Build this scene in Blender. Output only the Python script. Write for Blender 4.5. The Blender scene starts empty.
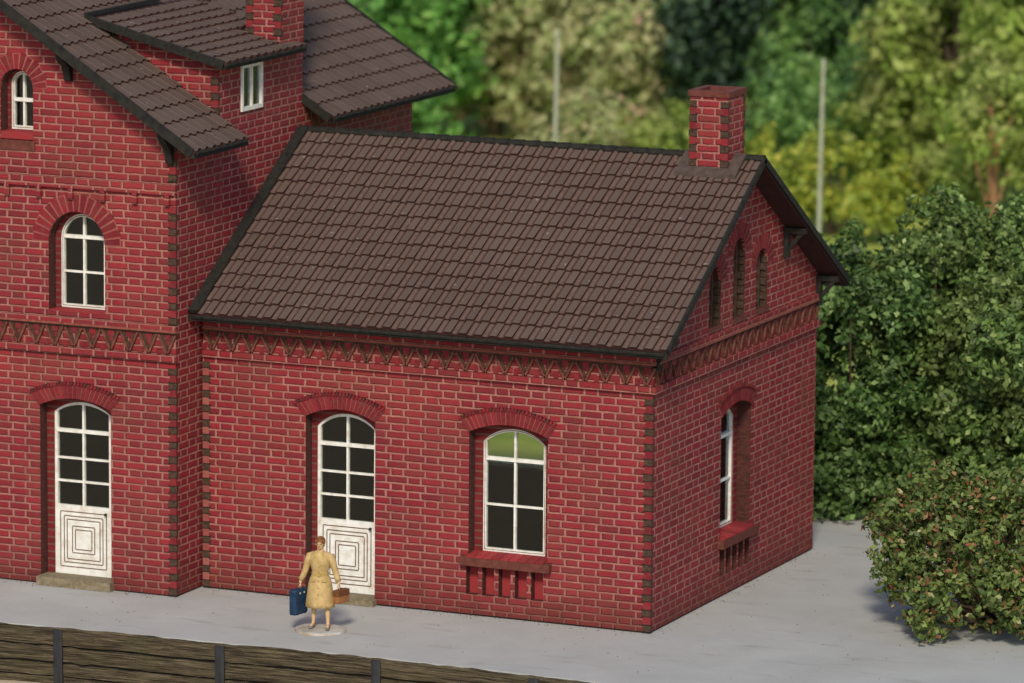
import bpy, bmesh, math, random
import numpy as np
from mathutils import Vector, Matrix
from mathutils.geometry import tessellate_polygon
R = math.radians
random.seed(7)
S = bpy.context.scene
COL = S.collection

# ------------------------------------------------------------------ camera
cam_d = bpy.data.cameras.new('camera')
cam = bpy.data.objects.new('camera', cam_d); COL.objects.link(cam)
cam.matrix_world = Matrix((
    (0.91486827, -0.07450445, 0.39681877, 34.26392246),
    (0.40366704, 0.14856841, -0.90276262, -83.97779632),
    (0.0083051, 0.98609154, 0.16599551, 20.37130251),
    (0, 0, 0, 1)))
cam_d.sensor_width = 36.0
cam_d.lens = 188.74
cam_d.clip_start = 1.0
cam_d.clip_end = 6000
cam_d.dof.use_dof = True
cam_d.dof.focus_distance = 93.0
cam_d.dof.aperture_fstop = 0.55
S.camera = cam

# ------------------------------------------------------------------ world, sun, exposure
SUN_EL, SUN_AZ = 38.0, 20.0            # azimuth measured from -Y towards +X
w = bpy.data.worlds.new('World'); S.world = w; w.use_nodes = True
nt = w.node_tree; nt.nodes.clear()
sky = nt.nodes.new('ShaderNodeTexSky'); sky.sky_type = 'NISHITA'; sky.sun_disc = False
sky.sun_elevation = R(SUN_EL); sky.sun_rotation = R(180 - SUN_AZ)
bg = nt.nodes.new('ShaderNodeBackground'); bg.inputs[1].default_value = 0.135
wo = nt.nodes.new('ShaderNodeOutputWorld')
nt.links.new(sky.outputs[0], bg.inputs[0]); nt.links.new(bg.outputs[0], wo.inputs[0])
sd = bpy.data.lights.new('sun', 'SUN'); sd.energy = 2.95; sd.angle = R(9.0); sd.color = (1.0, 0.90, 0.75)
sun = bpy.data.objects.new('sun', sd); COL.objects.link(sun)
tl = Vector((math.sin(R(SUN_AZ)) * math.cos(R(SUN_EL)), -math.cos(R(SUN_AZ)) * math.cos(R(SUN_EL)), math.sin(R(SUN_EL))))
sun.rotation_euler = tl.to_track_quat('Z', 'Y').to_euler()
sun.location = tl * 60
S.view_settings.view_transform = 'Standard'
S.view_settings.look = 'None'
S.view_settings.exposure = 0.0
S.view_settings.gamma = 1.0
S.view_settings.use_curve_mapping = False
S.render.engine = 'CYCLES'
S.cycles.max_bounces = 6
S.cycles.transparent_max_bounces = 16

# ------------------------------------------------------------------ material helpers
class NT:
    def __init__(s, name):
        s.m = bpy.data.materials.new(name); s.m.use_nodes = True
        s.t = s.m.node_tree; s.t.nodes.clear()
        s.out = s.n('ShaderNodeOutputMaterial')
    def n(s, kind, **kw):
        x = s.t.nodes.new(kind)
        for k, v in kw.items(): setattr(x, k, v)
        return x
    def l(s, a, b): s.t.links.new(a, b)
    def val(s, sock, x):
        if hasattr(x, 'is_linked') or hasattr(x, 'links'): s.l(x, sock)
        else: sock.default_value = x
    def math(s, op, a, b=0.0, c=None):
        x = s.n('ShaderNodeMath', operation=op)
        s.val(x.inputs[0], a); s.val(x.inputs[1], b)
        if c is not None: s.val(x.inputs[2], c)
        return x.outputs[0]
    def mix(s, f, a, b, blend='MIX'):
        x = s.n('ShaderNodeMix', data_type='RGBA', blend_type=blend)
        s.val(x.inputs[0], f)
        for i, c in ((6, a), (7, b)):
            if isinstance(c, tuple): c = c if len(c) == 4 else (*c, 1)
            s.val(x.inputs[i], c)
        return x.outputs[2]
    def ramp(s, f, stops):
        x = s.n('ShaderNodeValToRGB'); e = x.color_ramp.elements
        while len(e) < len(stops): e.new(0.5)
        for i, (p, c) in enumerate(stops):
            e[i].position = p; e[i].color = (*c, 1) if len(c) == 3 else c
        s.l(f, x.inputs[0]); return x.outputs[0]
    def noise(s, scale, detail=3, coord=None, rough=0.55, stretch=None):
        x = s.n('ShaderNodeTexNoise'); x.inputs['Scale'].default_value = scale
        x.inputs['Detail'].default_value = detail; x.inputs['Roughness'].default_value = rough
        if coord is None: coord = s.obj()
        if stretch:
            mp = s.n('ShaderNodeMapping'); mp.inputs['Scale'].default_value = stretch
            s.l(coord, mp.inputs[0]); coord = mp.outputs[0]
        s.l(coord, x.inputs['Vector']); return x.outputs['Fac']
    def obj(s):
        if not hasattr(s, '_tc'): s._tc = s.n('ShaderNodeTexCoord')
        return s._tc.outputs['Object']
    def geo(s):
        if not hasattr(s, '_g'): s._g = s.n('ShaderNodeNewGeometry')
        return s._g
    def bsdf(s, color, rough=0.8, bump=None, bdist=0.01, bstr=1.0, spec=0.3, **kw):
        b = s.n('ShaderNodeBsdfPrincipled')
        if isinstance(color, tuple): color = (*color, 1) if len(color) == 3 else color
        s.val(b.inputs['Base Color'], color); s.val(b.inputs['Roughness'], rough)
        b.inputs['Specular IOR Level'].default_value = spec
        if bump is not None:
            bp = s.n('ShaderNodeBump'); bp.inputs['Distance'].default_value = bdist; bp.inputs['Strength'].default_value = bstr
            s.l(bump, bp.inputs['Height']); s.l(bp.outputs[0], b.inputs['Normal'])
        s.l(b.outputs[0], s.out.inputs[0]); s.b = b
        return s.m

def mat_brick():
    t = NT('brick_masonry')
    uv = t.n('ShaderNodeUVMap'); sep = t.n('ShaderNodeSeparateXYZ')
    # wobble so the joints are not ruler straight
    nz = t.n('ShaderNodeTexNoise'); nz.inputs['Scale'].default_value = 9; nz.inputs['Detail'].default_value = 2
    t.l(uv.outputs[0], nz.inputs['Vector'])
    vm = t.n('ShaderNodeVectorMath', operation='MULTIPLY_ADD')
    t.l(nz.outputs['Color'], vm.inputs[0]); vm.inputs[1].default_value = (.034, .022, 0); t.l(uv.outputs[0], vm.inputs[2])
    t.l(vm.outputs[0], sep.inputs[0])
    u, v = sep.outputs[0], sep.outputs[1]
    vr = t.math('DIVIDE', v, 0.1325)
    row = t.math('FLOOR', vr); fv = t.math('FRACT', vr)
    uu = t.math('ADD', t.math('DIVIDE', u, 0.67), t.math('MULTIPLY', row, 0.5))
    cell = t.math('FLOOR', uu); fu = t.math('FRACT', uu)
    def band(x, c, hw, soft):      # 1 inside the joint
        d = t.math('ABSOLUTE', t.math('SUBTRACT', x, c))
        mr = t.n('ShaderNodeMapRange', interpolation_type='SMOOTHSTEP'); t.l(d, mr.inputs[0])
        mr.inputs[1].default_value = hw - soft; mr.inputs[2].default_value = hw + soft
        mr.inputs[3].default_value = 1; mr.inputs[4].default_value = 0
        return mr.outputs[0]
    j1 = band(fu, 0.63, 0.036, 0.018)
    fu2 = t.math('FRACT', t.math('ADD', fu, 0.5))
    j2 = band(fu2, 0.5, 0.036, 0.018)
    fv2 = t.math('FRACT', t.math('ADD', fv, 0.5))
    j3 = band(fv2, 0.5, 0.135, 0.06)
    m = t.math('MAXIMUM', t.math('MAXIMUM', j1, j2), j3)
    head = t.math('GREATER_THAN', fu, 0.63)
    cv = t.n('ShaderNodeCombineXYZ'); t.l(t.math('ADD', cell, t.math('MULTIPLY', head, .5)), cv.inputs[0]); t.l(row, cv.inputs[1])
    wn = t.n('ShaderNodeTexWhiteNoise'); wn.noise_dimensions = '3D'; t.l(cv.outputs[0], wn.inputs['Vector'])
    brick = t.ramp(wn.outputs['Value'], [(0, (.165, .008, .018)), (.3, (.225, .009, .021)), (.7, (.265, .011, .025)), (.92, (.31, .014, .028)), (1, (.18, .018, .026))])
    streak = t.noise(26, 4, uv.outputs[0], .6, (1, 3.2, 1))
    brick = t.mix(t.math('MULTIPLY', streak, .5), brick, (.15, .018, .018))
    mort = t.ramp(t.noise(3.0, 4, uv.outputs[0]), [(.3, (.26, .090, .078)), (.7, (.42, .180, .140))])
    c = t.mix(m, brick, mort)
    dirt = t.ramp(t.noise(1.1, 5, uv.outputs[0], .62), [(.44, (0, 0, 0)), (.72, (1, 1, 1))])
    c = t.mix(t.math('MULTIPLY', dirt, .42), c, (.15, .05, .032))
    fl = t.ramp(t.noise(42, 3, uv.outputs[0], .6), [(.58, (0, 0, 0)), (.72, (1, 1, 1))])
    c = t.mix(t.math('MULTIPLY', fl, .4), c, (.40, .16, .12))
    hi = t.ramp(t.noise(.45, 4, uv.outputs[0], .6), [(.42, (0, 0, 0)), (.68, (1, 1, 1))])
    c = t.mix(t.math('MULTIPLY', hi, .14), c, (.42, .09, .055))
    sp = t.n('ShaderNodeSeparateXYZ'); t.l(uv.outputs[0], sp.inputs[0])
    mr = t.n('ShaderNodeMapRange'); t.l(t.math('ADD', sp.outputs[1], t.math('MULTIPLY', t.noise(1.4, 4, uv.outputs[0]), -1.1)), mr.inputs[0])
    mr.inputs[1].default_value = -.65; mr.inputs[2].default_value = .12; mr.inputs[3].default_value = .75; mr.inputs[4].default_value = 0
    c = t.mix(mr.outputs[0], c, (.10, .022, .014))
    h = t.math('ADD', t.math('SUBTRACT', 1, m), t.math('MULTIPLY', streak, .4))
    return t.bsdf(c, .7, h, .03, 1.0, .3)

def mat_solid_brick(name='cut_brick', a=(.20, .014, .02), b=(.34, .03, .035)):
    t = NT(name); g = t.geo()
    c = t.mix(g.outputs['Random Per Island'], a, b)
    n = t.noise(14, 4)
    c = t.mix(t.math('MULTIPLY', t.ramp(n, [(.45, (0, 0, 0)), (.7, (1, 1, 1))]), .45), c, (.13, .06, .04))
    return t.bsdf(c, .8, n, .01, .6, .25)

def mat_noise(name, a, b, scale=6, rough=.8, bump=.006, stretch=None, spec=.3, detail=5, island=0.0):
    t = NT(name); n = t.noise(scale, detail, None, .6, stretch)
    c = t.ramp(n, [(.3, a), (.7, b)])
    if island:
        g = t.geo(); hs = t.n('ShaderNodeHueSaturation'); t.l(c, hs.inputs['Color'])
        t.l(t.math('MULTIPLY_ADD', g.outputs['Random Per Island'], island, 1 - island / 2), hs.inputs['Value']); c = hs.outputs[0]
    return t.bsdf(c, rough, n, bump, .8, spec)

def mat_tile():
    t = NT('roof_tile'); g = t.geo()
    c = t.ramp(g.outputs['Random Per Island'], [(0, (.092, .061, .049)), (.5, (.104, .069, .056)), (1, (.118, .078, .064))])
    big = t.noise(.5, 4)
    c = t.mix(t.math('MULTIPLY', t.ramp(big, [(.4, (0, 0, 0)), (.7, (1, 1, 1))]), .5), c, (.135, .095, .078))
    fine = t.noise(38, 4)
    c = t.mix(t.math('MULTIPLY', t.ramp(fine, [(.45, (0, 0, 0)), (.75, (1, 1, 1))]), .5), c, (.10, .09, .075))
    speck = t.ramp(t.noise(9, 2), [(.70, (0, 0, 0)), (.74, (1, 1, 1))])
    c = t.mix(t.math('MULTIPLY', speck, .5), c, (.35, .33, .30))
    return t.bsdf(c, .9, fine, .008, .7, .12)

def mat_leaf(name, stops, patch, patch_amt=.5, trans=.25, pscale=.6, rough=.55):
    t = NT(name); g = t.geo()
    c = t.ramp(g.outputs['Random Per Island'], stops)
    p = t.ramp(t.noise(pscale, 3), [(.42, (0, 0, 0)), (.62, (1, 1, 1))])
    c = t.mix(t.math('MULTIPLY', p, patch_amt), c, patch)
    m = t.bsdf(c, rough, spec=.35)
    tr = t.n('ShaderNodeBsdfTranslucent'); t.l(c, tr.inputs[0])
    mx = t.n('ShaderNodeMixShader'); mx.inputs[0].default_value = trans
    t.l(t.b.outputs[0], mx.inputs[1]); t.l(tr.outputs[0], mx.inputs[2]); t.l(mx.outputs[0], t.out.inputs[0])
    return m

def mat_glass():
    t = NT('window_glass')
    gl = t.n('ShaderNodeBsdfGlossy'); gl.inputs['Roughness'].default_value = .05; gl.inputs[0].default_value = (.9, .95, 1, 1)
    tr = t.n('ShaderNodeBsdfTransparent'); tr.inputs[0].default_value = (.92, .94, .88, 1)
    fr = t.n('ShaderNodeFresnel'); fr.inputs[0].default_value = 1.45
    mx = t.n('ShaderNodeMixShader'); t.l(fr.outputs[0], mx.inputs[0])
    t.l(tr.outputs[0], mx.inputs[1]); t.l(gl.outputs[0], mx.inputs[2]); t.l(mx.outputs[0], t.out.inputs[0])
    return t.m

def mat_paint():
    t = NT('white_joinery_paint')
    n = t.noise(7, 5); c = t.ramp(n, [(.35, (.64, .61, .53)), (.6, (.78, .77, .72))])
    rust = t.ramp(t.noise(3.2, 5, None, .7), [(.56, (0, 0, 0)), (.68, (1, 1, 1))])
    c = t.mix(t.math('MULTIPLY', rust, .45), c, (.42, .24, .12))
    return t.bsdf(c, .55, n, .004, .5, .4)

def mat_platform():
    t = NT('platform_concrete')
    c = t.ramp(t.noise(.6, 6, None, .6), [(.3, (.385, .39, .375)), (.7, (.46, .465, .445))])
    c = t.mix(t.math('MULTIPLY', t.ramp(t.noise(30, 3), [(.4, (0, 0, 0)), (.8, (1, 1, 1))]), .25), c, (.28, .28, .27))
    st = t.ramp(t.noise(1.6, 5, None, .65, (.45, 1.6, 1)), [(.57, (0, 0, 0)), (.70, (1, 1, 1))])
    c = t.mix(t.math('MULTIPLY', st, .38), c, (.22, .19, .16))
    wear = t.ramp(t.noise(.35, 5, None, .7), [(.45, (0, 0, 0)), (.65, (1, 1, 1))])
    c = t.mix(t.math('MULTIPLY', wear, .2), c, (.30, .275, .24))
    sp = t.ramp(t.noise(11, 3, None, .6), [(.70, (0, 0, 0)), (.74, (1, 1, 1))])
    c = t.mix(t.math('MULTIPLY', sp, .4), c, (.16, .13, .10))
    return t.bsdf(c, .7, t.noise(12, 5), .006, .6, .3)

def mat_ground():
    t = NT('meadow_and_sand')
    sep = t.n('ShaderNodeSeparateXYZ'); t.l(t.obj(), sep.inputs[0])
    mr = t.n('ShaderNodeMapRange'); t.l(sep.outputs[1], mr.inputs[0]); mr.inputs[1].default_value = 8; mr.inputs[2].default_value = 16
    sand = t.ramp(t.noise(8, 5), [(.3, (.42, .32, .22)), (.7, (.55, .45, .33))])
    gr = t.ramp(t.noise(.35, 6, None, .65), [(.3, (.18, .26, .05)), (.5, (.32, .38, .08)), (.7, (.45, .46, .11))])
    return t.bsdf(t.mix(mr.outputs[0], sand, gr), .9, t.noise(5, 5), .08, .8, .1)

def mat_wood():
    t = NT('weathered_timber')
    n = t.noise(3.0, 8, None, .78, (.45, 1, 15))
    c = t.ramp(n, [(.38, (.008, .007, .005)), (.46, (.045, .034, .021)), (.54, (.11, .086, .052)), (.66, (.24, .195, .125))])
    mo = t.ramp(t.noise(2.0, 5), [(.45, (0, 0, 0)), (.7, (1, 1, 1))])
    c = t.mix(t.math('MULTIPLY', mo, .35), c, (.10, .09, .035))
    return t.bsdf(c, .85, n, .04, 1.0, .2)

M = {}
M['brick'] = mat_brick()
M['cut'] = mat_solid_brick()
M['arch_brick'] = mat_solid_brick('arch_brick', (.13, .009, .015), (.22, .016, .023))
M['cut_pale'] = mat_solid_brick('pale_cut_brick', (.24, .055, .05), (.32, .10, .08))
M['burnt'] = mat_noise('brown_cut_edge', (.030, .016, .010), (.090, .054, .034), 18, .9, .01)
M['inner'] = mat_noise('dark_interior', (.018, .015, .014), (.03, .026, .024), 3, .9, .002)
M['tile'] = mat_tile()
M['joint'] = mat_noise('tile_joint', (.035, .014, .011), (.06, .022, .018), 9, .9, .002)
M['dark'] = mat_noise('dark_timber', (.006, .006, .005), (.024, .022, .016), 10, .8, .01)
M['soffit'] = mat_noise('soffit_board', (.03, .010, .009), (.055, .018, .015), 5, .9, .004)
M['paint'] = mat_paint()
M['line'] = mat_noise('brown_groove', (.10, .05, .03), (.16, .09, .05), 12, .8, .001)
M['glass'] = mat_glass()
M['step'] = mat_noise('doorstep_stone', (.13, .10, .055), (.26, .215, .14), 12, .9, .01)
M['sill'] = mat_noise('brown_sill', (.08, .024, .016), (.16, .045, .032), 8, .85, .01)
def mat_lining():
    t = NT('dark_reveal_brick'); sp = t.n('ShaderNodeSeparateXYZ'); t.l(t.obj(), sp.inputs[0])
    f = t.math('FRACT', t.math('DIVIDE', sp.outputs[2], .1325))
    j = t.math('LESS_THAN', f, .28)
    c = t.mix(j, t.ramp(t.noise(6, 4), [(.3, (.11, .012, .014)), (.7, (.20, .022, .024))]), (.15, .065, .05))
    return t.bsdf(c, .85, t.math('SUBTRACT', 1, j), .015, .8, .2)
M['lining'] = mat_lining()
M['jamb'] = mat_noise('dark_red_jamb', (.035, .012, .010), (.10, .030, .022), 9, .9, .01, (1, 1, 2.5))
M['collar'] = mat_noise('brown_collar', (.05, .036, .028), (.10, .07, .058), 8, .8, .01)
M['mortar'] = mat_noise('pink_mortar', (.30, .12, .095), (.42, .20, .15), 7, .9, .008)
M['ledge'] = mat_noise('ledge_brick', (.16, .035, .025), (.28, .09, .065), 9, .85, .01)
M['rib'] = mat_noise('brick_rib', (.06, .016, .011), (.20, .065, .045), 7, .85, .01)
M['roll'] = mat_noise('tile_roll', (.095, .060, .047), (.145, .090, .072), 14, .9, .006, None, .12)
M['platform'] = mat_platform()
M['ground'] = mat_ground()
M['wood'] = mat_wood()
M['iron'] = mat_noise('blue_grey_post', (.008, .008, .009), (.028, .031, .038), 5, .6, .01, (1, 1, .5), .5)
M['pole'] = mat_noise('pale_pole', (.30, .31, .22), (.44, .45, .35), 3, .8, .01)
M['bark'] = mat_noise('bark', (.05, .035, .022), (.13, .095, .065), 8, .9, .03, (1, 1, .3))
M['pinkbark'] = mat_noise('orange_bark', (.22, .10, .05), (.40, .22, .12), 5, .9, .03, (1, 1, .3))

# ------------------------------------------------------------------ mesh builder
class MB:
    def __init__(s): s.v = []; s.f = []; s.m = []; s.uv = None
    def add(s, vs, fs, mi=0):
        o = len(s.v); s.v += [tuple(p) for p in vs]
        for f in fs: s.f.append(tuple(i + o for i in f)); s.m.append(mi)
    def box(s, x0, x1, y0, y1, z0, z1, mi=0):
        vs = [(x, y, z) for z in (z0, z1) for y in (y0, y1) for x in (x0, x1)]
        s.add(vs, [(0, 2, 3, 1), (4, 5, 7, 6), (0, 1, 5, 4), (2, 6, 7, 3), (0, 4, 6, 2), (1, 3, 7, 5)], mi)
    def prism(s, a, b, mi=0):            # two matching loops of points
        n = len(a)
        s.add(list(a) + list(b), [tuple(range(n))[::-1], tuple(range(n, 2 * n))] + [(i, (i + 1) % n, n + (i + 1) % n, n + i) for i in range(n)], mi)
    def bar(s, p, q, w, h, mi=0, up=(0, 0, 1)):
        p, q = Vector(p), Vector(q); d = (q - p).normalized(); up = Vector(up)
        x = d.cross(up)
        if x.length < 1e-4: x = d.cross(Vector((0, 1, 0)))
        x.normalize(); y = x.cross(d)
        off = [x * w / 2 + y * h / 2, -x * w / 2 + y * h / 2, -x * w / 2 - y * h / 2, x * w / 2 - y * h / 2]
        s.prism([p + o for o in off], [q + o for o in off], mi)
    def tube(s, pts, rads, n=8, mi=0, cap=True):
        rings = []; pts = [Vector(p) for p in pts]
        for i, p in enumerate(pts):
            d = (pts[min(i + 1, len(pts) - 1)] - pts[max(i - 1, 0)]).normalized()
            a = d.orthogonal().normalized() if abs(d.z) < .99 else Vector((1, 0, 0))
            a = (Vector((1, 0, 0)) - d * d.x).normalized() if abs(d.x) < .9 else a
            b = d.cross(a)
            rings.append([p + (a * math.cos(t) + b * math.sin(t)) * rads[i] for t in [2 * math.pi * k / n for k in range(n)]])
        vs = [q for r in rings for q in r]; fs = []
        for i in range(len(rings) - 1):
            for k in range(n): fs.append((i * n + k, i * n + (k + 1) % n, (i + 1) * n + (k + 1) % n, (i + 1) * n + k))
        if cap: fs += [tuple(range(n))[::-1], tuple(range((len(rings) - 1) * n, len(rings) * n))]
        s.add(vs, fs, mi)
    def sheet(s, axis, c0, c1, outer, holes=(), mi=0, mback=None, mside=None, mouter=0):
        """plate with holes: outer / holes are (u, z) loops; axis 'y' plate lies in xz, 'x' in yz; c0 front, c1 back"""
        loops = [outer] + list(holes); flat = [p for l in loops for p in l]
        tri = tessellate_polygon([[Vector((p[0], p[1], 0)) for p in l] for l in loops])
        P = (lambda u, z, c: (u, c, z)) if axis == 'y' else (lambda u, z, c: (c, u, z))
        n = len(flat)
        o = len(s.v)
        s.v += [P(u, z, c0) for u, z in flat] + [P(u, z, c1) for u, z in flat]
        for t in tri:
            s.f.append(tuple(o + i for i in t)); s.m.append(mi)
            s.f.append(tuple(o + n + i for i in t[::-1])); s.m.append(mi if mback is None else mback)
        k = 0
        for l in loops:
            for i in range(len(l)):
                a, b = k + i, k + (i + 1) % len(l)
                s.f.append((o + a, o + b, o + n + b, o + n + a)); s.m.append((mi if mside is None else mside) if (l is not outer) else (mi if mside is None else mouter))
            k += len(l)
    def build(s, name, mats, parent=None, smooth=False, recalc=True):
        if not isinstance(mats, (list, tuple)): mats = [mats]
        loc = Vector((0, 0, 0))
        if parent is not None:
            p = parent
            while p is not None: loc += p.location; p = p.parent
        me = bpy.data.meshes.new(name)
        me.from_pydata([tuple(Vector(p) - loc) for p in s.v], [], s.f)
        for m in mats: me.materials.append(M[m] if isinstance(m, str) else m)
        me.polygons.foreach_set('material_index', s.m)
        if recalc:
            bm = bmesh.new(); bm.from_mesh(me); bmesh.ops.recalc_face_normals(bm, faces=bm.faces); bm.to_mesh(me); bm.free()
        uvl = me.uv_layers.new(name='UVMap'); V = me.vertices
        for p in me.polygons:
            nx, ny, nz = (abs(c) for c in p.normal)
            for li in p.loop_indices:
                c = V[me.loops[li].vertex_index].co + loc
                if nz > .8: uv = (c.x, c.y)
                elif nx > ny: uv = (c.y + .17, c.z)
                else: uv = (c.x, c.z)
                uvl.data[li].uv = uv
            p.use_smooth = smooth
        me.update()
        o = bpy.data.objects.new(name, me); COL.objects.link(o)
        if parent is not None: o.parent = parent
        return o

def tag(o, label=None, cat=None, group=None, kind=None):
    if label: o['label'] = label
    if cat: o['category'] = cat
    if group: o['group'] = group
    if kind: o['kind'] = kind
    return o
def thing(name, loc, label, cat, group=None):
    o = bpy.data.objects.new(name, None); COL.objects.link(o); o.location = loc; o.empty_display_size = .3
    return tag(o, label, cat, group)
def jit(a): return random.uniform(-a, a)

def arch(u0, u1, z0, zs, zc, n=14):
    """opening outline: sill z0, springing zs, crown zc (circular segment)"""
    hw = (u1 - u0) / 2; c = (u0 + u1) / 2; sg = zc - zs
    r = (hw * hw + sg * sg) / (2 * sg); cz = zc - r; a = math.asin(min(1, hw / r))
    if sg > hw: a = math.pi / 2; r = hw
    pts = [(u0, z0), (u1, z0)]
    for i in range(n + 1):
        t = a - 2 * a * i / n
        pts.append((c + r * math.sin(t), cz + r * math.cos(t)))
    return pts
def inset(o, w, wb=None):
    u0, u1, z0, zs, zc = o
    return (u0 + w, u1 - w, z0 + (w if wb is None else wb), zs, zc - w)

def P3(axis, u, c, z): return (u, c, z) if axis == 'y' else (c, u, z)
def ubox(mb, axis, u0, u1, c0, c1, z0, z1, mi=0):
    if axis == 'y': mb.box(u0, u1, min(c0, c1), max(c0, c1), z0, z1, mi)
    else: mb.box(min(c0, c1), max(c0, c1), u0, u1, z0, z1, mi)

def hood(parent, axis, c, sgn, o, thick=.27, ext=.17, n=19, cap=True):
    """protruding segmental arch of single bricks; sgn = outward direction along the axis"""
    u0, u1, z0, zs, zc = o; cu = (u0 + u1) / 2; hw = (u1 - u0) / 2
    sg = zc - zs; r = (hw * hw + sg * sg) / (2 * sg); cz = zc - r; a = math.asin(hw / r)
    ho = hw + ext; so = .215; ro = (ho * ho + so * so) / (2 * so); czo = zc + thick - ro; ao = math.asin(ho / ro)
    mb = MB(); co = c + sgn * .035; ci = c - sgn * .06
    back = []
    for i in range(n):
        t0 = -1 + 2 * i / n; t1 = -1 + 2 * (i + 1) / n; g = .22 / n
        q = []
        for t, rr, aa, zz in ((t0 + g, r, a, cz), (t1 - g, r, a, cz), (t1 - g, ro, ao, czo), (t0 + g, ro, ao, czo)):
            q.append((cu + rr * math.sin(aa * t), zz + rr * math.cos(aa * t)))
        pj = jit(.006)
        mb.prism([P3(axis, u, co + pj * sgn, z) for u, z in q], [P3(axis, u, ci, z) for u, z in q], 0)
    # bedding mortar behind the bricks
    lo = [(cu + r * math.sin(a * t), cz + r * math.cos(a * t)) for t in np.linspace(-1, 1, 15)]
    hi = [(cu + ro * math.sin(ao * t), czo + ro * math.cos(ao * t)) for t in np.linspace(1, -1, 15)]
    for i in range(14):
        q = [lo[i], lo[i + 1], hi[13 - i], hi[14 - i]]
        mb.prism([P3(axis, u, c + sgn * .022, z) for u, z in q], [P3(axis, u, ci, z) for u, z in q], 1)
    if cap:                                     # dentil course on the back of the arch
        m = int(n * 1.5)
        for i in range(m):
            t0 = -1 + 2 * i / m; t1 = t0 + 1.3 / m
            q = [(cu + rr * math.sin(ao * t), czo + rr * math.cos(ao * t)) for t, rr in ((t0, ro - .02), (t1, ro - .02), (t1, ro + .035), (t0, ro + .035))]
            mb.prism([P3(axis, u, c + sgn * .060, z) for u, z in q], [P3(axis, u, c - sgn * .02, z) for u, z in q], 2 if i % 4 == 1 else 0)
    return mb.build('window_arch', ['arch_brick', 'cut_pale', 'jamb'], parent)

def round_hood(parent, axis, c, sgn, o, thick=.34, n=15):
    u0, u1, z0, zs, zc = o; cu = (u0 + u1) / 2; r = (u1 - u0) / 2; cz = zc - r
    mb = MB()
    for i in range(n):
        a0 = math.pi * (i + .13) / n; a1 = math.pi * (i + .87) / n
        th = thick * (1 if i % 2 else .9)
        q = [(cu - rr * math.cos(t), cz + rr * math.sin(t)) for t, rr in ((a0, r), (a1, r), (a1, r + th), (a0, r + th))]
        mb.prism([P3(axis, u, c + sgn * .014, z) for u, z in q], [P3(axis, u, c - sgn * .05, z) for u, z in q], 0)
    for i in range(n):
        a0 = math.pi * i / n; a1 = math.pi * (i + 1) / n
        q = [(cu - rr * math.cos(t), cz + rr * math.sin(t)) for t, rr in ((a0, r), (a1, r), (a1, r + thick * .95), (a0, r + thick * .95))]
        mb.prism([P3(axis, u, c + sgn * .007, z) for u, z in q], [P3(axis, u, c - sgn * .05, z) for u, z in q], 2)
    return mb.build('window_arch', ['arch_brick', 'cut_pale', 'cut_pale'], parent)

def joinery(parent, axis, c, sgn, o, hz, kind='window', wbot=.06, w=.055, cols=2, leaf_top=None):
    """frame in the opening o; hz = heights of cross bars; child pane"""
    u0, u1, z0, zs, zc = o; cf, cb = c, c - sgn * .09
    mb = MB()
    ow = arch(*o) if zc > zs else [(u0, z0), (u1, z0), (u1, zc), (u0, zc)]
    ii = inset(o, w, wbot)
    iw = arch(*ii) if zc > zs else [(ii[0], ii[2]), (ii[1], ii[2]), (ii[1], ii[4]), (ii[0], ii[4])]
    if kind == 'door': iw = arch(ii[0], ii[1], leaf_top, ii[3], ii[4])
    mb.sheet(axis, cf, cb, ow, [iw])
    # inner sash, a thin line further back
    cu = (u0 + u1) / 2
    zb = leaf_top if kind == 'door' else ii[2]
    for k in range(1, cols):
        uu = u0 + (u1 - u0) * k / cols
        ubox(mb, axis, uu - .019, uu + .019, cf - sgn * .004, cb + sgn * .01, zb - .01, zc - w + .01)
    for i, z in enumerate(hz):
        hw = .030 if i == 0 else .017
        ubox(mb, axis, u0 + w - .01, u1 - w + .01, cf + sgn * (.012 if i == 0 else -.008), cb + sgn * .014, z - hw, z + hw)
    f = mb.build(kind, 'paint', parent)
    g = MB(); cg = (cf + cb) / 2 - sgn * .008
    g.sheet(axis, cg, cg - sgn * .008, arch(u0 + w - .01, u1 - w + .01, zb - .005, zs, zc - w + .01) if zc > zs else [(u0 + w, zb), (u1 - w, zb), (u1 - w, zc - w), (u0 + w, zc - w)])
    g.build('pane', 'glass', f)
    # scorched edge lines on the frame
    e = MB()
    if kind != 'door' and zc > zs:
        a1, a2 = inset(o, w * .45, .03), inset(o, w * .62, .04)
        e.sheet(axis, cf + sgn * .003, cf - sgn * .02, arch(*a1), [arch(*a2)])
    if kind == 'door':
        pz0, pz1 = z0 + .12, leaf_top - .09; pu0, pu1 = u0 + w + .03, u1 - w - .03
        for k, fr in enumerate((.05, .20, .32, .54, .66)):
            a0 = pu0 + (pu1 - pu0) / 2 * fr; a1 = pu1 - (pu1 - pu0) / 2 * fr
            b0 = pz0 + (pz1 - pz0) / 2 * fr; b1 = pz1 - (pz1 - pz0) / 2 * fr
            t = .009
            for q in ((a0, a1, b0 - t, b0 + t), (a0, a1, b1 - t, b1 + t)): ubox(e, axis, q[0], q[1], cf + sgn * .004, cf - sgn * .03, q[2], q[3])
            for q in ((a0 - t, a0 + t, b0 + t, b1 - t), (a1 - t, a1 + t, b0 + t, b1 - t)): ubox(e, axis, q[0], q[1], cf + sgn * .004, cf - sgn * .03, q[2], q[3])
        e.build('panel_moulding', 'line', f)
        h = MB(); ubox(h, axis, u1 - w - .075, u1 - w - .045, cf + sgn * .06, cf - sgn * .02, leaf_top - .13, leaf_top - .09)
        h.build('handle', 'dark', f)
    else:
        if e.v: e.build('frame_groove', 'line', f)
    return f

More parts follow.
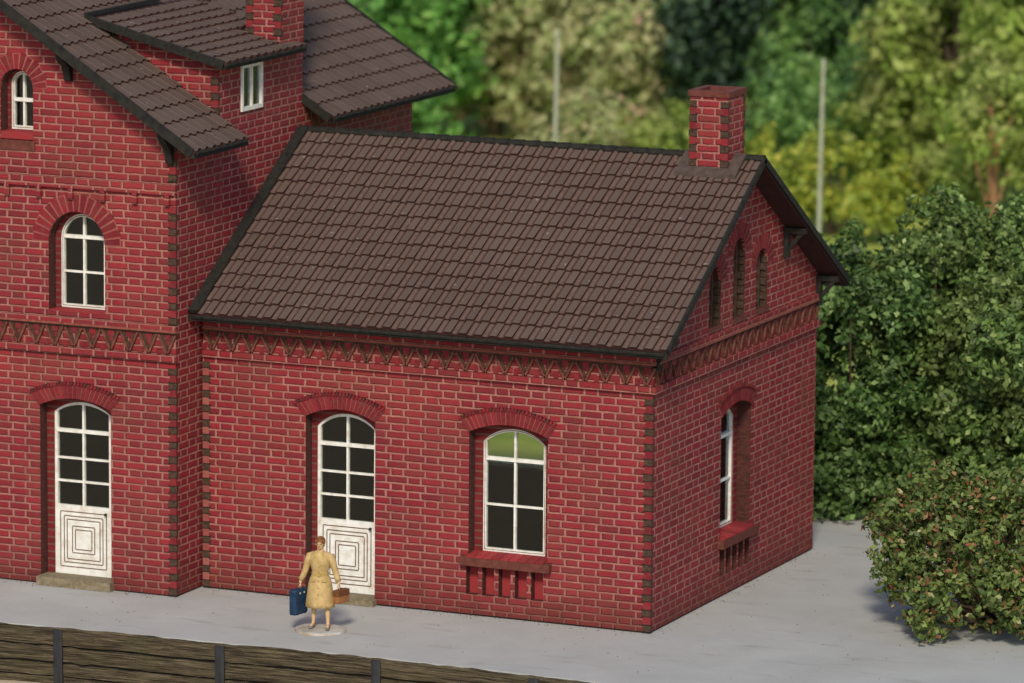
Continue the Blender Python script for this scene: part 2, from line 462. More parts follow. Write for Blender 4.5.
def frieze(parent, axis, c, sgn, u0, u1, z0, z1, period=.38):
    mb = MB()
    ubox(mb, axis, u0, u1, c + sgn * .07, c - sgn * .02, z0, z0 + .12, 0)
    ubox(mb, axis, u0, u1, c + sgn * .035, c - sgn * .02, z1 - .07, z1 - .035, 1)
    ubox(mb, axis, u0, u1, c + sgn * .08, c - sgn * .02, z1 - .034, z1 + .004, 2)
    ubox(mb, axis, u0, u1, c + sgn * .055, c - sgn * .02, z1 + .005, z1 + .09, 0)
    n = max(2, round((u1 - u0) / period)); p = (u1 - u0) / n
    for i in range(n):
        a = u0 + i * p + jit(.006); zt, zb = z1 - .075, z0 + .125
        # shade between the ribs, painted in as dark bars and blocks
        tri = [(a + .04, zb + .01), (a - .0, (zt + zb) / 2 + .02), (a + p * .27, zb + .01)]
        for q, r in ((a + .02, a + p / 2), (a + p - .02, a + p / 2)):
            mb.bar(P3(axis, q, c + sgn * .028, zt), P3(axis, r, c + sgn * .028, zb), .04, .05, 4, up=P3(axis, 0, sgn, 0))
            e = .05 if r > q else -.05
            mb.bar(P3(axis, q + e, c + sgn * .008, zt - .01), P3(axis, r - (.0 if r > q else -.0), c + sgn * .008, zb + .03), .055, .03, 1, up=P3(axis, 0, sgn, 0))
        ubox(mb, axis, a + p * .5 - .065, a + p * .5 + .065, c + sgn * .02, c - sgn * .02, zt - .10, zt, 3)
        ubox(mb, axis, a - .035, a + .055, c + sgn * .012, c - sgn * .02, zb, zb + .11, 3)
    return mb.build('frieze', ['brick', 'burnt', 'ledge', 'arch_brick', 'rib'], parent)

def quoin(parent, x, y, sx, sy, z0, z1, wf=.15, ws=.07, h=.1325, pale=False):
    """toothed corner: brown blocks in every second course; sx, sy outward directions"""
    mb = MB(); k = 0; z = z0
    while z < z1 - .1:
        if k % 2 == 0:
            a = .014 + jit(.004)
            xs = sorted((x + sx * a, x - sx * (wf + jit(.012)))); ys = sorted((y + sy * a, y - sy * ws))
            mb.box(xs[0], xs[1], ys[0], ys[1], z + .012, z + h - .018, 0)
        else:
            xs = sorted((x + sx * .006, x - sx * (wf - .02))); ys = sorted((y + sy * .006, y - sy * ws * .6))
            mb.box(xs[0], xs[1], ys[0], ys[1], z + .0, z + h - .004, 2)
        # dark slit between the fingers
        xs = sorted((x + sx * .003, x - sx * (wf + .012))); ys = sorted((y + sy * .003, y - sy * ws * .5))
        mb.box(xs[0], xs[1], ys[0], ys[1], z - .016, z + .010, 1)
        z += h; k += 1
    return mb.build('quoin', ['burnt', 'dark', 'cut_pale' if pale else 'arch_brick'], parent)

def niches(u0, u1, z0, z1, n=5):
    p = (u1 - u0 + .085) / n; return [[(u0 + i * p, z0), (u0 + i * p + p - .085, z0), (u0 + i * p + p - .085, z1), (u0 + i * p, z1)] for i in range(n)]

TW = .29
def tiles(mb, O, U, Sv, N, rows, uranges, TL, flat=False):
    """interlocking tiles as real relief. O = point on the eave line at u=0; U along, Sv up the slope, N normal.
       uranges(k) gives the (u0,u1) spans of row k"""
    O, U, Sv, N = Vector(O), Vector(U), Vector(Sv), Vector(N)
    prof = [(0, -.022), (.024, -.022), (.030, .020), (.065, .040), (.112, .018), (.120, -.010), (.138, -.010), (.146, .008), (.24, .006), (.289, .012)]
    if flat: prof = [(0, .0), (.012, .0), (.018, .012), (.060, .018), (.10, .008), (.14, .004), (.2, .004), (.24, .004), (.26, .004), (.289, .004)]
    wav = [.02, .0, -.034, -.050, -.034, -.01, .01, .018, .018, .012]
    for k in range(rows):
        s0 = k * TL; s1 = s0 + TL + .03
        for (a, b) in uranges(k):
            u = a
            while u < b - .02:
                du = min(TW, b - u); js = jit(.006); jh = jit(.005)
                top, bot, under = [], [], []
                for (pu, ph), wv in zip(prof, wav):
                    if pu > du: pu = du
                    lo = s0 + wv + js
                    bot.append(O + U * (u + pu) + Sv * lo + N * (ph + .044 + jh))
                    top.append(O + U * (u + pu) + Sv * s1 + N * (ph * .9))
                    under.append(O + U * (u + pu) + Sv * lo + N * (-.03))
                n = len(prof); base = len(mb.v)
                mb.v += [tuple(p) for p in bot + top]
                for i in range(n - 1):
                    mb.f.append((base + i, base + i + 1, base + n + i + 1, base + n + i)); mb.m.append((1 if i in (0, 1, 5) else 4 if i <= 3 else 0) if not flat else (1 if i == 0 else 0))
                base2 = len(mb.v); mb.v += [tuple(p) for p in under + bot]
                for i in range(n - 1):
                    mb.f.append((base2 + i, base2 + i + 1, base2 + n + i + 1, base2 + n + i)); mb.m.append(2)
                u += TW

# ------------------------------------------------------------------ ground and platform
def terrain():
    xs = [-1500, -600, -250, -120, -80, -60, -45, -35, -28, -22, -17, -12, -8, -4, 0, 4, 8, 12, 18, 25, 40, 80, 200, 600, 1500]
    ys = [-1500, -500, -200, -120, -60, -30, -15, -8, -5, -3, -1, 2, 5, 9, 13, 17, 22, 28, 35, 42, 50, 60, 72, 90, 120, 180, 300, 700, 1500]
    def h(x, y):
        t = min(1, max(0, (y + 2) / 6)); z = -1.0 + t * .9
        if y > 20: z += .25 * math.sin(x * .13) * math.cos(y * .11) * min(1, (y - 20) / 20)
        return z
    vs = [(x, y, h(x, y)) for y in ys for x in xs]; nx = len(xs)
    fs = [(j * nx + i, j * nx + i + 1, (j + 1) * nx + i + 1, (j + 1) * nx + i) for j in range(len(ys) - 1) for i in range(nx - 1)]
    mb = MB(); mb.add(vs, fs); o = mb.build('ground', 'ground', smooth=True, recalc=False); tag(o, kind='structure')
terrain()

EDGE = [(-30, -4.6), (-16, -4.3), (-12.2, -4.12), (-10.5, -4.04), (-9.4, -3.94), (-8, -3.87), (-6.4, -3.82), (-5, -3.72), (-3.4, -3.66), (-1.5, -3.68), (.66, -3.74), (5, -3.75), (22, -3.8)]
def edge_y(x):
    for (a, ya), (b, yb) in zip(EDGE, EDGE[1:]):
        if a <= x <= b: return ya + (yb - ya) * (x - a) / (b - a)
    return -3.8
def platform():
    mb = MB(); pts = []; x = -30.0; rr = random.Random(3)
    while x <= 22: pts.append((x, edge_y(x) + rr.uniform(-.028, .02))); x += .13
    top = [(a, b, 0) for a, b in pts] + [(22, 16, 0), (-1.6, 16, 0), (-3, 9.3, 0), (-30, 9.3, 0)]
    lo = [(a, b, -1.2) for a, b, _ in top]
    mb.prism(lo, top); o = mb.build('platform', 'platform'); tag(o, kind='structure')
platform()

def grit():
    rr = random.Random(9); mb = MB()
    spots = [(rr.uniform(-13, 7), rr.uniform(-3.6, 9)) for _ in range(420)] + [(rr.uniform(-8.6, .1), -abs(rr.gauss(0, .10)) - .02) for _ in range(170)] + [(abs(rr.gauss(0, .12)) + .02, rr.uniform(0, 8)) for _ in range(120)] + [(rr.uniform(-13, -8.7), -.96 - abs(rr.gauss(0, .10))) for _ in range(90)]
    for x, y in spots:
        if -8.7 < x < 0 and y > 0 or x < -8.7 and y > -.94 or y < edge_y(x) + .05: continue
        r = rr.uniform(.008, .022); a = rr.uniform(0, 6.28)
        q = [(x + r * math.cos(a + k * 2.09 + rr.uniform(-.3, .3)), y + r * math.sin(a + k * 2.09), .001) for k in range(3)]
        mb.add(q + [(x, y, r * .9)], [(0, 1, 2), (0, 1, 3), (1, 2, 3), (2, 0, 3)])
    o = mb.build('grit', 'grit'); tag(o, 'scattered crumbs of grit lying on the grey platform', 'grit', None, 'stuff')
M['grit'] = mat_solid_brick('grit', (.10, .08, .06), (.32, .28, .23))
grit()

# ------------------------------------------------------------------ timber retaining wall
def retaining():
    t = thing('retaining_wall', (-5, -3.95, -1.0), 'low weathered plank wall with dark upright posts edging the grey platform', 'retaining wall')
    rr = random.Random(11)
    hs = [-1.08, -.86, -.62, -.32, -.012]
    for k in range(4):
        mb = MB(); x = -16.0; A = []; 
        while x <= 21.0:
            y = edge_y(x) - .05
            t0 = hs[k] + .02 + rr.uniform(-.012, .012); t1 = hs[k + 1] - .02 + rr.uniform(-.014, .014) + (.02 if k == 3 else 0)
            d = .10 + rr.uniform(-.012, .012) + .012 * (k % 2)
            A.append([(x, y + .04, t0), (x, y - d + .05, t0), (x, y - d + .045 + rr.uniform(-.008, .008), (t0 + t1) / 2), (x, y - d + .05, t1), (x, y + .04, t1)])
            x += .22
        n = 5; vs = [p for r in A for p in r]; fs = []
        for i in range(len(A) - 1):
            for j in range(n): fs.append((i * n + j, i * n + (j + 1) % n, (i + 1) * n + (j + 1) % n, (i + 1) * n + j))
        fs += [tuple(range(n)), tuple(range(len(vs) - n, len(vs)))]
        mb.add(vs, fs); mb.build('plank', 'wood', t)
    mb = MB()
    bx = [(a, edge_y(a) - .035) for a in np.arange(-16, 21.1, 1.0)]
    mb.prism([(a, b, -1.1) for a, b in bx] + [(a, b + .02, -1.1) for a, b in bx[::-1]], [(a, b, -.03) for a, b in bx] + [(a, b + .02, -.03) for a, b in bx[::-1]])
    mb.build('backing_board', 'inner', t)
    for px in (-15.4, -12.4, -9.40, -6.33, -3.45, -.52, 2.4, 5.4, 8.4, 11.4, 14.4, 17.4, 20.4):
        y = edge_y(px) - .09; mb = MB()
        ux, dx = .085, .05
        sec = [(-ux, .03), (-ux, -dx), (-ux * .5, -dx * 1.25), (ux * .5, -dx * 1.25), (ux, -dx), (ux, .03)]
        tz = -.025 + jit(.01)
        mb.prism([(px + a + .012, y + b, -1.12) for a, b in sec], [(px + a, y + b, tz) for a, b in sec])
        mb.build('post', 'iron', t)
retaining()

# ------------------------------------------------------------------ annex
D, XL = 7.961, -8.708
SL = .62587; ZE = 5.075
def annex():
    T = thing('station_annex', (XL / 2, D / 2, 0), 'single storey red brick wing with brown tiled roof and gable chimney', 'building')
    zr = lambda y: ZE + SL * (min(y, D - y) + .473) - .13
    door = (-6.62, -5.26, .09, 3.30, 3.47)
    win = (-3.45, -1.95, 1.09, 3.28, 3.455)
    FD, FW, FS = (-6.52, -5.36, .12, 3.09, 3.345), (-3.30, -2.10, 1.12, 3.085, 3.335), (3.37, 4.53, 1.12, 3.085, 3.335)
    # front wall: outer skin with openings, inner skin a little narrower
    G = .055
    nf = niches(-3.49, -2.02, .38, .885)
    mb = MB()
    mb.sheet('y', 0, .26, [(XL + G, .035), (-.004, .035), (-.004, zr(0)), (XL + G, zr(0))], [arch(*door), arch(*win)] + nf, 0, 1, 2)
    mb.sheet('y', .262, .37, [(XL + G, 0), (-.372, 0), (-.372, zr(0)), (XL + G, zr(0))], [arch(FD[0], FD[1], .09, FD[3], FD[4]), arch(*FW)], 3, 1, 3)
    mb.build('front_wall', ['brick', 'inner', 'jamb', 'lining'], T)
    # rear wall with two windows
    rw1 = (-6.67, -5.21, 1.09, 3.28, 3.455); rw2 = (-2.65, -1.15, 1.09, 3.28, 3.455); mb = MB()
    mb.sheet('y', D, D - .3, [(XL + G, .035), (-.004, .035), (-.004, zr(0)), (XL + G, zr(0))], [arch(*rw1), arch(*rw2)], 0, 1, 2)
    mb.build('rear_wall', ['brick', 'inner', 'burnt'], T)
    # gable wall
    sw = (3.22, 4.68, 1.09, 3.28, 3.455)
    slots = [(2.55, 3.10, 4.97, 5.80, 6.03), (3.70, 4.27, 4.97, 6.15, 6.40), (4.83, 5.38, 4.97, 5.83, 6.06)]
    ns = niches(3.24, 4.68, .38, .885)
    mb = MB()
    out = [(0.002, 0), (D - .002, 0), (D - .002, zr(0)), (D / 2, zr(D / 2)), (0.002, zr(0))]
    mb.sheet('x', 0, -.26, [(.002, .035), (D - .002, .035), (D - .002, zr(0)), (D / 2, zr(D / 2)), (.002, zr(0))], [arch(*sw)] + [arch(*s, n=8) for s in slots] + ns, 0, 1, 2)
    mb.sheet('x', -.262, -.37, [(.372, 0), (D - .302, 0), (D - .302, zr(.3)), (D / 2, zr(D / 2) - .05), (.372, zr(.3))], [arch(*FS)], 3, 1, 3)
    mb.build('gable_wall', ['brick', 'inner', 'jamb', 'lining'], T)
    for s in slots:                     # blind slots: toothed lining and dark louvre board
        mb = MB(); u0, u1 = s[0], s[1]
        mb.sheet('x', -.13, -.25, arch(u0 + .01, u1 - .01, s[2], s[3], s[4] - .01, 8), [], 0)
        z = s[2]; k = 0
        while z < s[3] - .05:
            e = .075 if k % 2 else .03
            mb.box(-.12, -.01, u0 + .002, u0 + e, z, z + .12, 1); mb.box(-.12, -.01, u1 - e, u1 - .002, z, z + .12, 1)
            z += .1325; k += 1
        mb.box(-.125, -.05, (u0 + u1) / 2 - .02, (u0 + u1) / 2 + .02, s[2], s[3] + .1, 1)
        mb.box(-.09, .03, u0 - .05, u1 + .05, s[2] - .055, s[2] - .004, 2)
        mb.build('blind_slot', ['jamb', 'burnt', 'sill'], T)
        round_hood(T, 'x', 0, 1, (u0, u1, s[2], s[3], s[4]), .30, 11)
    mb = MB(); mb.box(XL + .1, -.03, .03, D - .03, -.02, .034); mb.build('base_joint', 'inner', T)
    # end wall (against the main block), ceiling, floor
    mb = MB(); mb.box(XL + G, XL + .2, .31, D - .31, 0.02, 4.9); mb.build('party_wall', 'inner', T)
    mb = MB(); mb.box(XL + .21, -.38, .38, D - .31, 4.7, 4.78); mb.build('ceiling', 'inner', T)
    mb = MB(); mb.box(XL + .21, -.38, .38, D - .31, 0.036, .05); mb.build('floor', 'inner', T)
    # joinery
    joinery(T, 'y', .29, -1, FD, [2.78, 2.28, 1.86], 'door', leaf_top=1.42)
    joinery(T, 'y', .29, -1, FW, [2.78, 1.96])
    joinery(T, 'x', -.29, 1, FS, [2.78, 1.96])
    joinery(T, 'y', D - .20, 1, inset(rw1, .02, .02), [2.78, 1.96])
    joinery(T, 'y', D - .20, 1, inset(rw2, .02, .02), [2.78, 1.96])
    hood(T, 'y', 0, -1, door, ext=.20)
    hood(T, 'y', 0, -1, win, ext=.17)
    hood(T, 'x', 0, 1, sw, ext=.17)
    # sills
    def sill(axis, c, sgn, u0, u1):
        mb = MB()
        ubox(mb, axis, u0, u1, c + sgn * .12, c - sgn * .005, .915, 1.06, 0)
        n = 9; w = (u1 - u0 - .24) / n
        for i in range(n):
            a = u0 + .12 + i * w + .006; b = a + w - .012
            q = [P3(axis, a, c + sgn * .10, 1.062), P3(axis, b, c + sgn * .10, 1.062), P3(axis, b, c - sgn * .28, 1.062), P3(axis, a, c - sgn * .28, 1.062)]
            r = [P3(axis, a, c + sgn * .10, 1.085), P3(axis, b, c + sgn * .10, 1.085), P3(axis, b, c - sgn * .28, 1.125), P3(axis, a, c - sgn * .28, 1.125)]
            mb.prism(q, r, 1)
        mb.build('window_sill', ['sill', 'cut'], T)
        mb = MB()                        # red backs of the niches
        ubox(mb, axis, u0 + .05, u1 - .05, c - sgn * .16, c - sgn * .255, .36, .892, 0)
        mb.build('apron_niches', ['cut'], T)
    sill('y', 0, -1, -3.575, -1.86); sill('x', 0, 1, 3.12, 4.86)
    mb = MB(); mb.box(-6.60, -5.22, -.16, .28, 0.003, .115); mb.build('doorstep', 'step', T)
    # frieze
    frieze(T, 'y', 0, -1, XL + G + .02, .075, 4.22, 4.75)
    frieze(T, 'x', 0, 1, 0.0, D + .03, 4.22, 4.75)
    quoin(T, 0, 0, 1, -1, .03, 4.2); quoin(T, XL + G, 0, -1, -1, .03, 4.2, wf=.14, ws=.05, pale=True)
        # roof
    c = 1 / math.hypot(1, SL); Sf = (0, c, SL * c); Nf = (0, -SL * c, c); L = (D / 2 + .473) / c; TL = L / 14; rows = 14
    XR = .45
    for side in (0, 1):
        if side == 0: Sv, N, E = Sf, Nf, -.473
        else: Sv, N, E = (0, -c, SL * c), (0, SL * c, c), D + .473
        mb = MB()
        Nv, O = Vector(N), Vector((XL + .004, E, ZE)) - Vector(N) * .045
        a = [Vector((XL + .004, E, ZE)), Vector((XR - .02, E, ZE)), Vector((XR - .02, D / 2, ZE + SL * (D / 2 + .473))), Vector((XL + .004, D / 2, ZE + SL * (D / 2 + .473)))]
        top = [p - Nv * .050 for p in a]; bot = [p - Nv * .13 for p in a]
        mb.prism(top, bot, 3)
        ln = L / rows
        tiles(mb, O + Vector((0.17, 0, 0)), (1, 0, 0), Sv, N, rows, lambda k: [(0, XR - XL - .174 - .03)], TL)
        mb.build('roof_slope', ['tile', 'joint', 'joint', 'soffit', 'roll'], T)
        mb = MB()                        # eave board and verge board
        ys = sorted((E - (.02 if side == 0 else -.02), E + (.035 if side == 0 else -.035)))
        mb.box(XL + .004, XR - .002, ys[0], ys[1], ZE - .145, ZE - .052, 0)
        x = XL + .1; 
        while x < XR - .05:
            yc = E - (.045 if side == 0 else -.045)
            mb.tube([(x, yc, ZE - .075 + jit(.004)), (x + .2, yc, ZE - .075 + jit(.004))], [.030, .030], 6, 0); x += .205
        mb.build('eave_board', ['dark'], T)
        mb = MB()
        p0 = Vector((XR, E, ZE)); p1 = Vector((XR, D / 2, ZE + SL * (D / 2 + .473)))
        mb.bar(p0 - Nv * .045, p1 - Nv * .045, .05, .115, 0, up=N)
        mb.build('verge_board', ['dark'], T)
        if side == 0:
            mb = MB(); q0 = Vector((XL + .09, E, ZE)); q1 = Vector((XL + .09, D / 2, ZE + SL * (D / 2 + .473)))
            mb.bar(q0 + Nv * .015, q1 + Nv * .015, .17, .07, 0, up=N); mb.bar(q0 + Nv * .03 + Vector((.11, 0, 0)), q1 + Nv * .03 + Vector((.11, 0, 0)), .035, .06, 0, up=N)
            mb.build('wall_flashing', ['dark'], T)
    mb = MB(); x = XL + .02; zt = ZE + SL * (D / 2 + .473)
    while x < XR:
        e = min(x + .30, XR)
        mb.tube([(x, D / 2, zt - .045), (e + .01, D / 2, zt - .035)], [.075, .082], 8, 0); x += .30
    mb.build('ridge_cap', ['dark'], T)
    # brackets under the verge
    for y, s in ((.02, -1), (1.75, -1), (6.21, 1), (7.94, 1)):
        z = zr(y) - .05; mb = MB()
        if y in (.02, 7.94): z = ZE + SL * .473 - .2
        mb.box(0.005, .095, y - .055, y + .055, z - .55, z + .02)
        mb.box(.096, XR - .03, y - .05, y + .05, z - .09, z + .01)
        mb.bar((.06, y, z - .42), (.36, y, z - .06), .07, .06, up=(0, 1, 0))
        if y in (.02, 7.94):
            yy = E2 = (-.44 if y < 1 else D + .44)
            mb.box(.15, .25, min(y, yy), max(y, yy), z - .16, z - .085)
        mb.build('verge_bracket', 'dark', T)
    # chimney
    x0, x1, y0, y1, zt = -.83, -.11, 3.60, 4.40, 8.93
    mb = MB()
    outer = [(x0, y0), (x1, y0), (x1, y1), (x0, y1)]; t = .10
    inner = [(x0 + t, y0 + t), (x1 - t, y0 + t), (x1 - t, y1 - t), (x0 + t, y1 - t)]
    for i in range(4):
        a, b = outer[i], outer[(i + 1) % 4]; ai, bi = inner[i], inner[(i + 1) % 4]
        mb.prism([(a[0], a[1], 7.45), (b[0], b[1], 7.45), (bi[0], bi[1], 7.45), (ai[0], ai[1], 7.45)], [(a[0], a[1], zt), (b[0], b[1], zt), (bi[0], bi[1], zt), (ai[0], ai[1], zt)], 0)
    ch = mb.build('chimney', ['brick'], T)
    mb = MB(); e = .03
    for i in range(4):
        o2 = [(x0 - e, y0 - e), (x1 + e, y0 - e), (x1 + e, y1 + e), (x0 - e, y1 + e)]
        a, b = o2[i], o2[(i + 1) % 4]; ai, bi = inner[i], inner[(i + 1) % 4]
        mb.prism([(a[0], a[1], zt + .002), (b[0], b[1], zt + .002), (bi[0], bi[1], zt + .002), (ai[0], ai[1], zt + .002)], [(a[0], a[1], zt + .105), (b[0], b[1], zt + .105), (bi[0], bi[1], zt + .105), (ai[0], ai[1], zt + .105)], 0)
    mb.build('chimney_cap', ['sill'], ch)
    mb = MB(); mb.box(x0 + t, x1 - t, y0 + t, y1 - t, 8.5, 8.55); mb.build('flue', 'inner', ch)
    for (cx, cy, sx, sy) in ((x1, y0, 1, -1), (x0, y0, -1, -1), (x1, y1, 1, 1)):
        q = quoin(T, cx, cy, sx, sy, 7.68 if cy < 4 else 7.72, zt - .01, wf=.13 if cy < 4 else .06, ws=.07); q.name = 'chimney_quoin'; q.parent = ch; 
    # collar
    mb = MB(); zz = lambda y: ZE + SL * (y + .473) + .03
    q = [(x0 - .22, y0 - .17), (x1 + .22, y0 - .17), (x1 + .22, 3.96), (x0 - .22, 3.96)]
    mb.prism([(a, b, zz(b) - .03) for a, b in q], [(a, b, zz(b) + .03) for a, b in q])
    q = [(x0 - .22, D - (y0 - .17)), (x1 + .22, D - (y0 - .17)), (x1 + .22, 4.0), (x0 - .22, 4.0)]
    mb.prism([(a, b, zz(D - b) - .03) for a, b in q], [(a, b, zz(D - b) + .03) for a, b in q])
    mb.build('chimney_collar', 'collar', ch)
annex()

# ------------------------------------------------------------------ main block
def main_block():
    YF, YB, XRD, SM = -.94, 8.94, -13.0, .64
    XW = 2 * XRD - XL                       # left wall
    T = thing('station_building', (XRD, 4, 0), 'two storey red brick station house with gabled roof, dormer and arched openings', 'building')
    zroof = lambda x: 8.142 + SM * (-8.165 - x) if x > XRD else 8.142 + SM * (-8.165 - (2 * XRD - x))
    zw = lambda x: zroof(x) - .14
    door = (-11.44, -10.01, .15, 3.27, 3.43)
    up = (-11.245, -10.115, 4.99, 6.23, 6.795)
    tp = (-12.195, -11.54, 8.02, 8.95, 9.275)
    FD, FU, FT = (-11.30, -10.15, .15, 3.12, 3.32), (-11.145, -10.235, 5.02, 6.27, 6.72), (-12.13, -11.64, 8.16, 8.96, 9.205)
    mb = MB()
    out = [(XW, .03), (XL - .004, .03), (XL - .004, zw(XL)), (XRD, zw(XRD)), (XW, zw(XW))]
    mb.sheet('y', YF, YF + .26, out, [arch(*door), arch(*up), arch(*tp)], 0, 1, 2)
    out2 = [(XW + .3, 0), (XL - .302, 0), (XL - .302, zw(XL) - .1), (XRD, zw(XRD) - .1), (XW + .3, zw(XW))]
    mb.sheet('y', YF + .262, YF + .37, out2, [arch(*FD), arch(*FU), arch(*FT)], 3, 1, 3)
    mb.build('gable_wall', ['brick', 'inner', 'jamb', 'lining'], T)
    mb = MB(); mb.sheet('y', YB, YB - .3, out, [], 0, 1, 2); mb.build('rear_wall', ['brick', 'inner', 'burnt'], T)
    # side wall facing the annex, with the wall dormer face
    dw = (1.60, 2.44, 8.41, 9.25, 9.25)
    zd = 9.36
    out = [(YF + .002, .03), (YB - .002, .03), (YB - .002, zw(XL)), (4.13, zw(XL)), (4.13, zd), (.706, zd), (.706, zw(XL)), (YF + .002, zw(XL))]
    mb = MB(); mb.sheet('x', XL, XL - .3, out, [[(dw[0], dw[2]), (dw[1], dw[2]), (dw[1], dw[4]), (dw[0], dw[4])]], 0, 1, 2)
    mb.build('side_wall', ['brick', 'inner', 'burnt'], T)
    mb = MB(); mb.sheet('x', XW, XW + .3, [(YF + .002, 0), (YB - .002, 0), (YB - .002, zw(XW)), (YF + .002, zw(XW))], [], 0, 1, 2); mb.build('side_wall', ['brick', 'inner', 'burnt'], T)
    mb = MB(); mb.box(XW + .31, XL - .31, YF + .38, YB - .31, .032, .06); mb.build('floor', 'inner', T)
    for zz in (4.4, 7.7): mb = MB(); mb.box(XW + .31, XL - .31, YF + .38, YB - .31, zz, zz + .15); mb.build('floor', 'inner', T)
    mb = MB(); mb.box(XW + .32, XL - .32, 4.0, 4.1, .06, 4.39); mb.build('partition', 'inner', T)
    mb = MB(); mb.box(XW + .1, XL - .03, YF + .03, YB - .03, -.02, .029); mb.build('base_joint', 'inner', T)
    # dormer cheeks
    for (ya, yb) in ((.700, .86), (3.98, 4.137)):
        mb = MB(); zc = lambda x: 9.43 + .25 * (-8.45 - x) - .09
        xi = -11.1
        tri = [(XL - .002, zw(XL) - .1), (XL - .002, zc(XL)), (xi, zc(xi)), (xi, zc(xi) - .15)]
        mb.sheet('y', ya, yb, tri, [], 0, 1, 2); mb.build('dormer_cheek', ['brick', 'inner', 'burnt'], T)
    # openings
    joinery(T, 'y', YF + .29, -1, FD, [2.78, 2.28, 1.86], 'door', leaf_top=1.42)
    joinery(T, 'y', YF + .29, -1, FU, [6.30, 5.67])
    joinery(T, 'y', YF + .29, -1, FT, [8.69], w=.055)
    f = joinery(T, 'x', XL + .035, 1, dw, [], w=.065, wbot=.07)
    hood(T, 'y', YF, -1, door, ext=.20)
    round_hood(T, 'y', YF, -1, up, .34, 17); round_hood(T, 'y', YF, -1, tp, .30, 13)
    mb = MB(); mb.box(-12.22, -11.50, YF - .03, YF + .1, 7.83, 8.0, 0); mb.box(-12.19, -11.545, YF + .0, YF + .27, 8.005, 8.15, 1); mb.build('window_sill', ['sill', 'cut'], T)
    mb = MB(); mb.box(-11.24, -10.12, YF + .01, YF + .28, 4.92, 5.01, 0); mb.build('window_sill', ['cut'], T)
    mb = MB(); mb.box(-11.45, -9.96, YF - .16, YF + .28, 0.003, .165); mb.build('doorstep', 'step', T)
    frieze(T, 'y', YF, -1, XW, XL + .03, 4.24, 4.80, .375)
    # string course with little corbels
    mb = MB(); mb.box(XW, XL + .02, YF - .06, YF + .02, 7.215, 7.40, 0)
    x = XL - .10
    while x > XW + .1:
        mb.box(x - .09, x, YF - .07, YF + .02, 7.02, 7.213, 0); x -= .64
    mb.build('string_course', ['brick'], T)
    quoin(T, XL, YF, 1, -1, .03, 4.2, wf=.14, ws=.06); quoin(T, XL, YF, 1, -1, 4.9, 7.0, wf=.14, ws=.06); quoin(T, XL, YF, 1, -1, 7.45, 8.1, wf=.14, ws=.06)
    quoin(T, XL, .690, 1, -1, 8.45, 9.3, wf=.13, ws=.06)
    # roof
    c = 1 / math.hypot(1, SM); y0, y1 = -1.43, 9.57
    xe = -8.10; ze = zroof(xe); L = (xe - XRD) / c; TL = .395; rows = int(L / TL)
    scut = (xe - XL) / c; stop = (xe + 11.15) / c
    def spans(k):
        s = k * TL
        return [(0, .68 - y0), (4.15 - y0, y1 - y0)] if s < stop - .1 else [(0, y1 - y0)]
    N = Vector((SM * c, 0, c)); Sv = Vector((-c, 0, SM * c))
    mb = MB(); O = Vector((xe, y0, ze)) - N * .045
    tiles(mb, O, (0, 1, 0), Sv, N, rows, spans, TL, True)
    def slab(xa, xb, ya, yb):
        q = [(xa, ya), (xb, ya), (xb, yb), (xa, yb)]
        mb.prism([(a, b, zroof(a) - .055) for a, b in q], [(a, b, zroof(a) - .14) for a, b in q], 3)
    slab(-11.15, xe, y0 + .01, .68); slab(-11.15, xe, 4.15, y1 - .01); slab(XRD, -11.152, y0 + .01, y1 - .01)
    mb.build('roof_slope', ['tile', 'joint', 'joint', 'soffit', 'roll'], T)
    mb = MB(); N2 = Vector((-SM * c, 0, c)); S2 = Vector((c, 0, SM * c)); xl = 2 * XRD - xe
    tiles(mb, Vector((xl, y0, ze)) - N2 * .045, (0, 1, 0), S2, N2, rows, lambda k: [(0, y1 - y0)], TL, True)
    q = [(xl, y0 + .01), (XRD - .002, y0 + .01), (XRD - .002, y1 - .01), (xl, y1 - .01)]
    mb.prism([(a, b, zroof(a) - .055) for a, b in q], [(a, b, zroof(a) - .14) for a, b in q], 3)
    mb.build('roof_slope', ['tile', 'joint', 'joint', 'soffit', 'roll'], T)
    mb = MB(); y = y0
    while y < y1: mb.tube([(XRD, y, zroof(XRD) - .04), (XRD, min(y + .31, y1), zroof(XRD) - .03)], [.075, .085], 8); y += .3
    mb.build('ridge_cap', 'dark', T)
    for yy in (y0, y1):
        mb = MB()
        mb.bar(Vector((xe, yy, ze)) - N * .07, Vector((XRD, yy, zroof(XRD))) - N * .07, .05, .17, 0, up=N)
        mb.build('verge_board', 'dark', T)
        mb = MB(); mb.bar(Vector((xl, yy, ze)) - N2 * .07, Vector((XRD, yy, zroof(XRD))) - N2 * .07, .05, .17, 0, up=N2)
        mb.build('verge_board', 'dark', T)
    for (ya, yb) in ((y0, .68), (4.15, y1)):
        mb = MB(); mb.box(xe - .03, xe + .012, ya, yb, ze - .15, ze - .055)
        y = ya + .05
        while y < yb - .1: mb.tube([(xe + .03, y, ze - .06 + jit(.008)), (xe + .03, y + .17, ze - .06 + jit(.008))], [.03, .03], 6); y += .2
        mb.build('eave_board', 'dark', T)
    mb = MB(); mb.bar(Vector((xe, 4.13, ze)) - N * .09, Vector((XL + .01, 4.13, zroof(XL + .01))) - N * .09, .05, .15, 0, up=N); mb.build('verge_board', 'dark', T)
    mb = MB(); mb.bar(Vector((xe, .69, ze)) - N * .09, Vector((XL + .01, .69, zroof(XL + .01))) - N * .09, .04, .12, 0, up=N); mb.build('verge_board', 'dark', T)
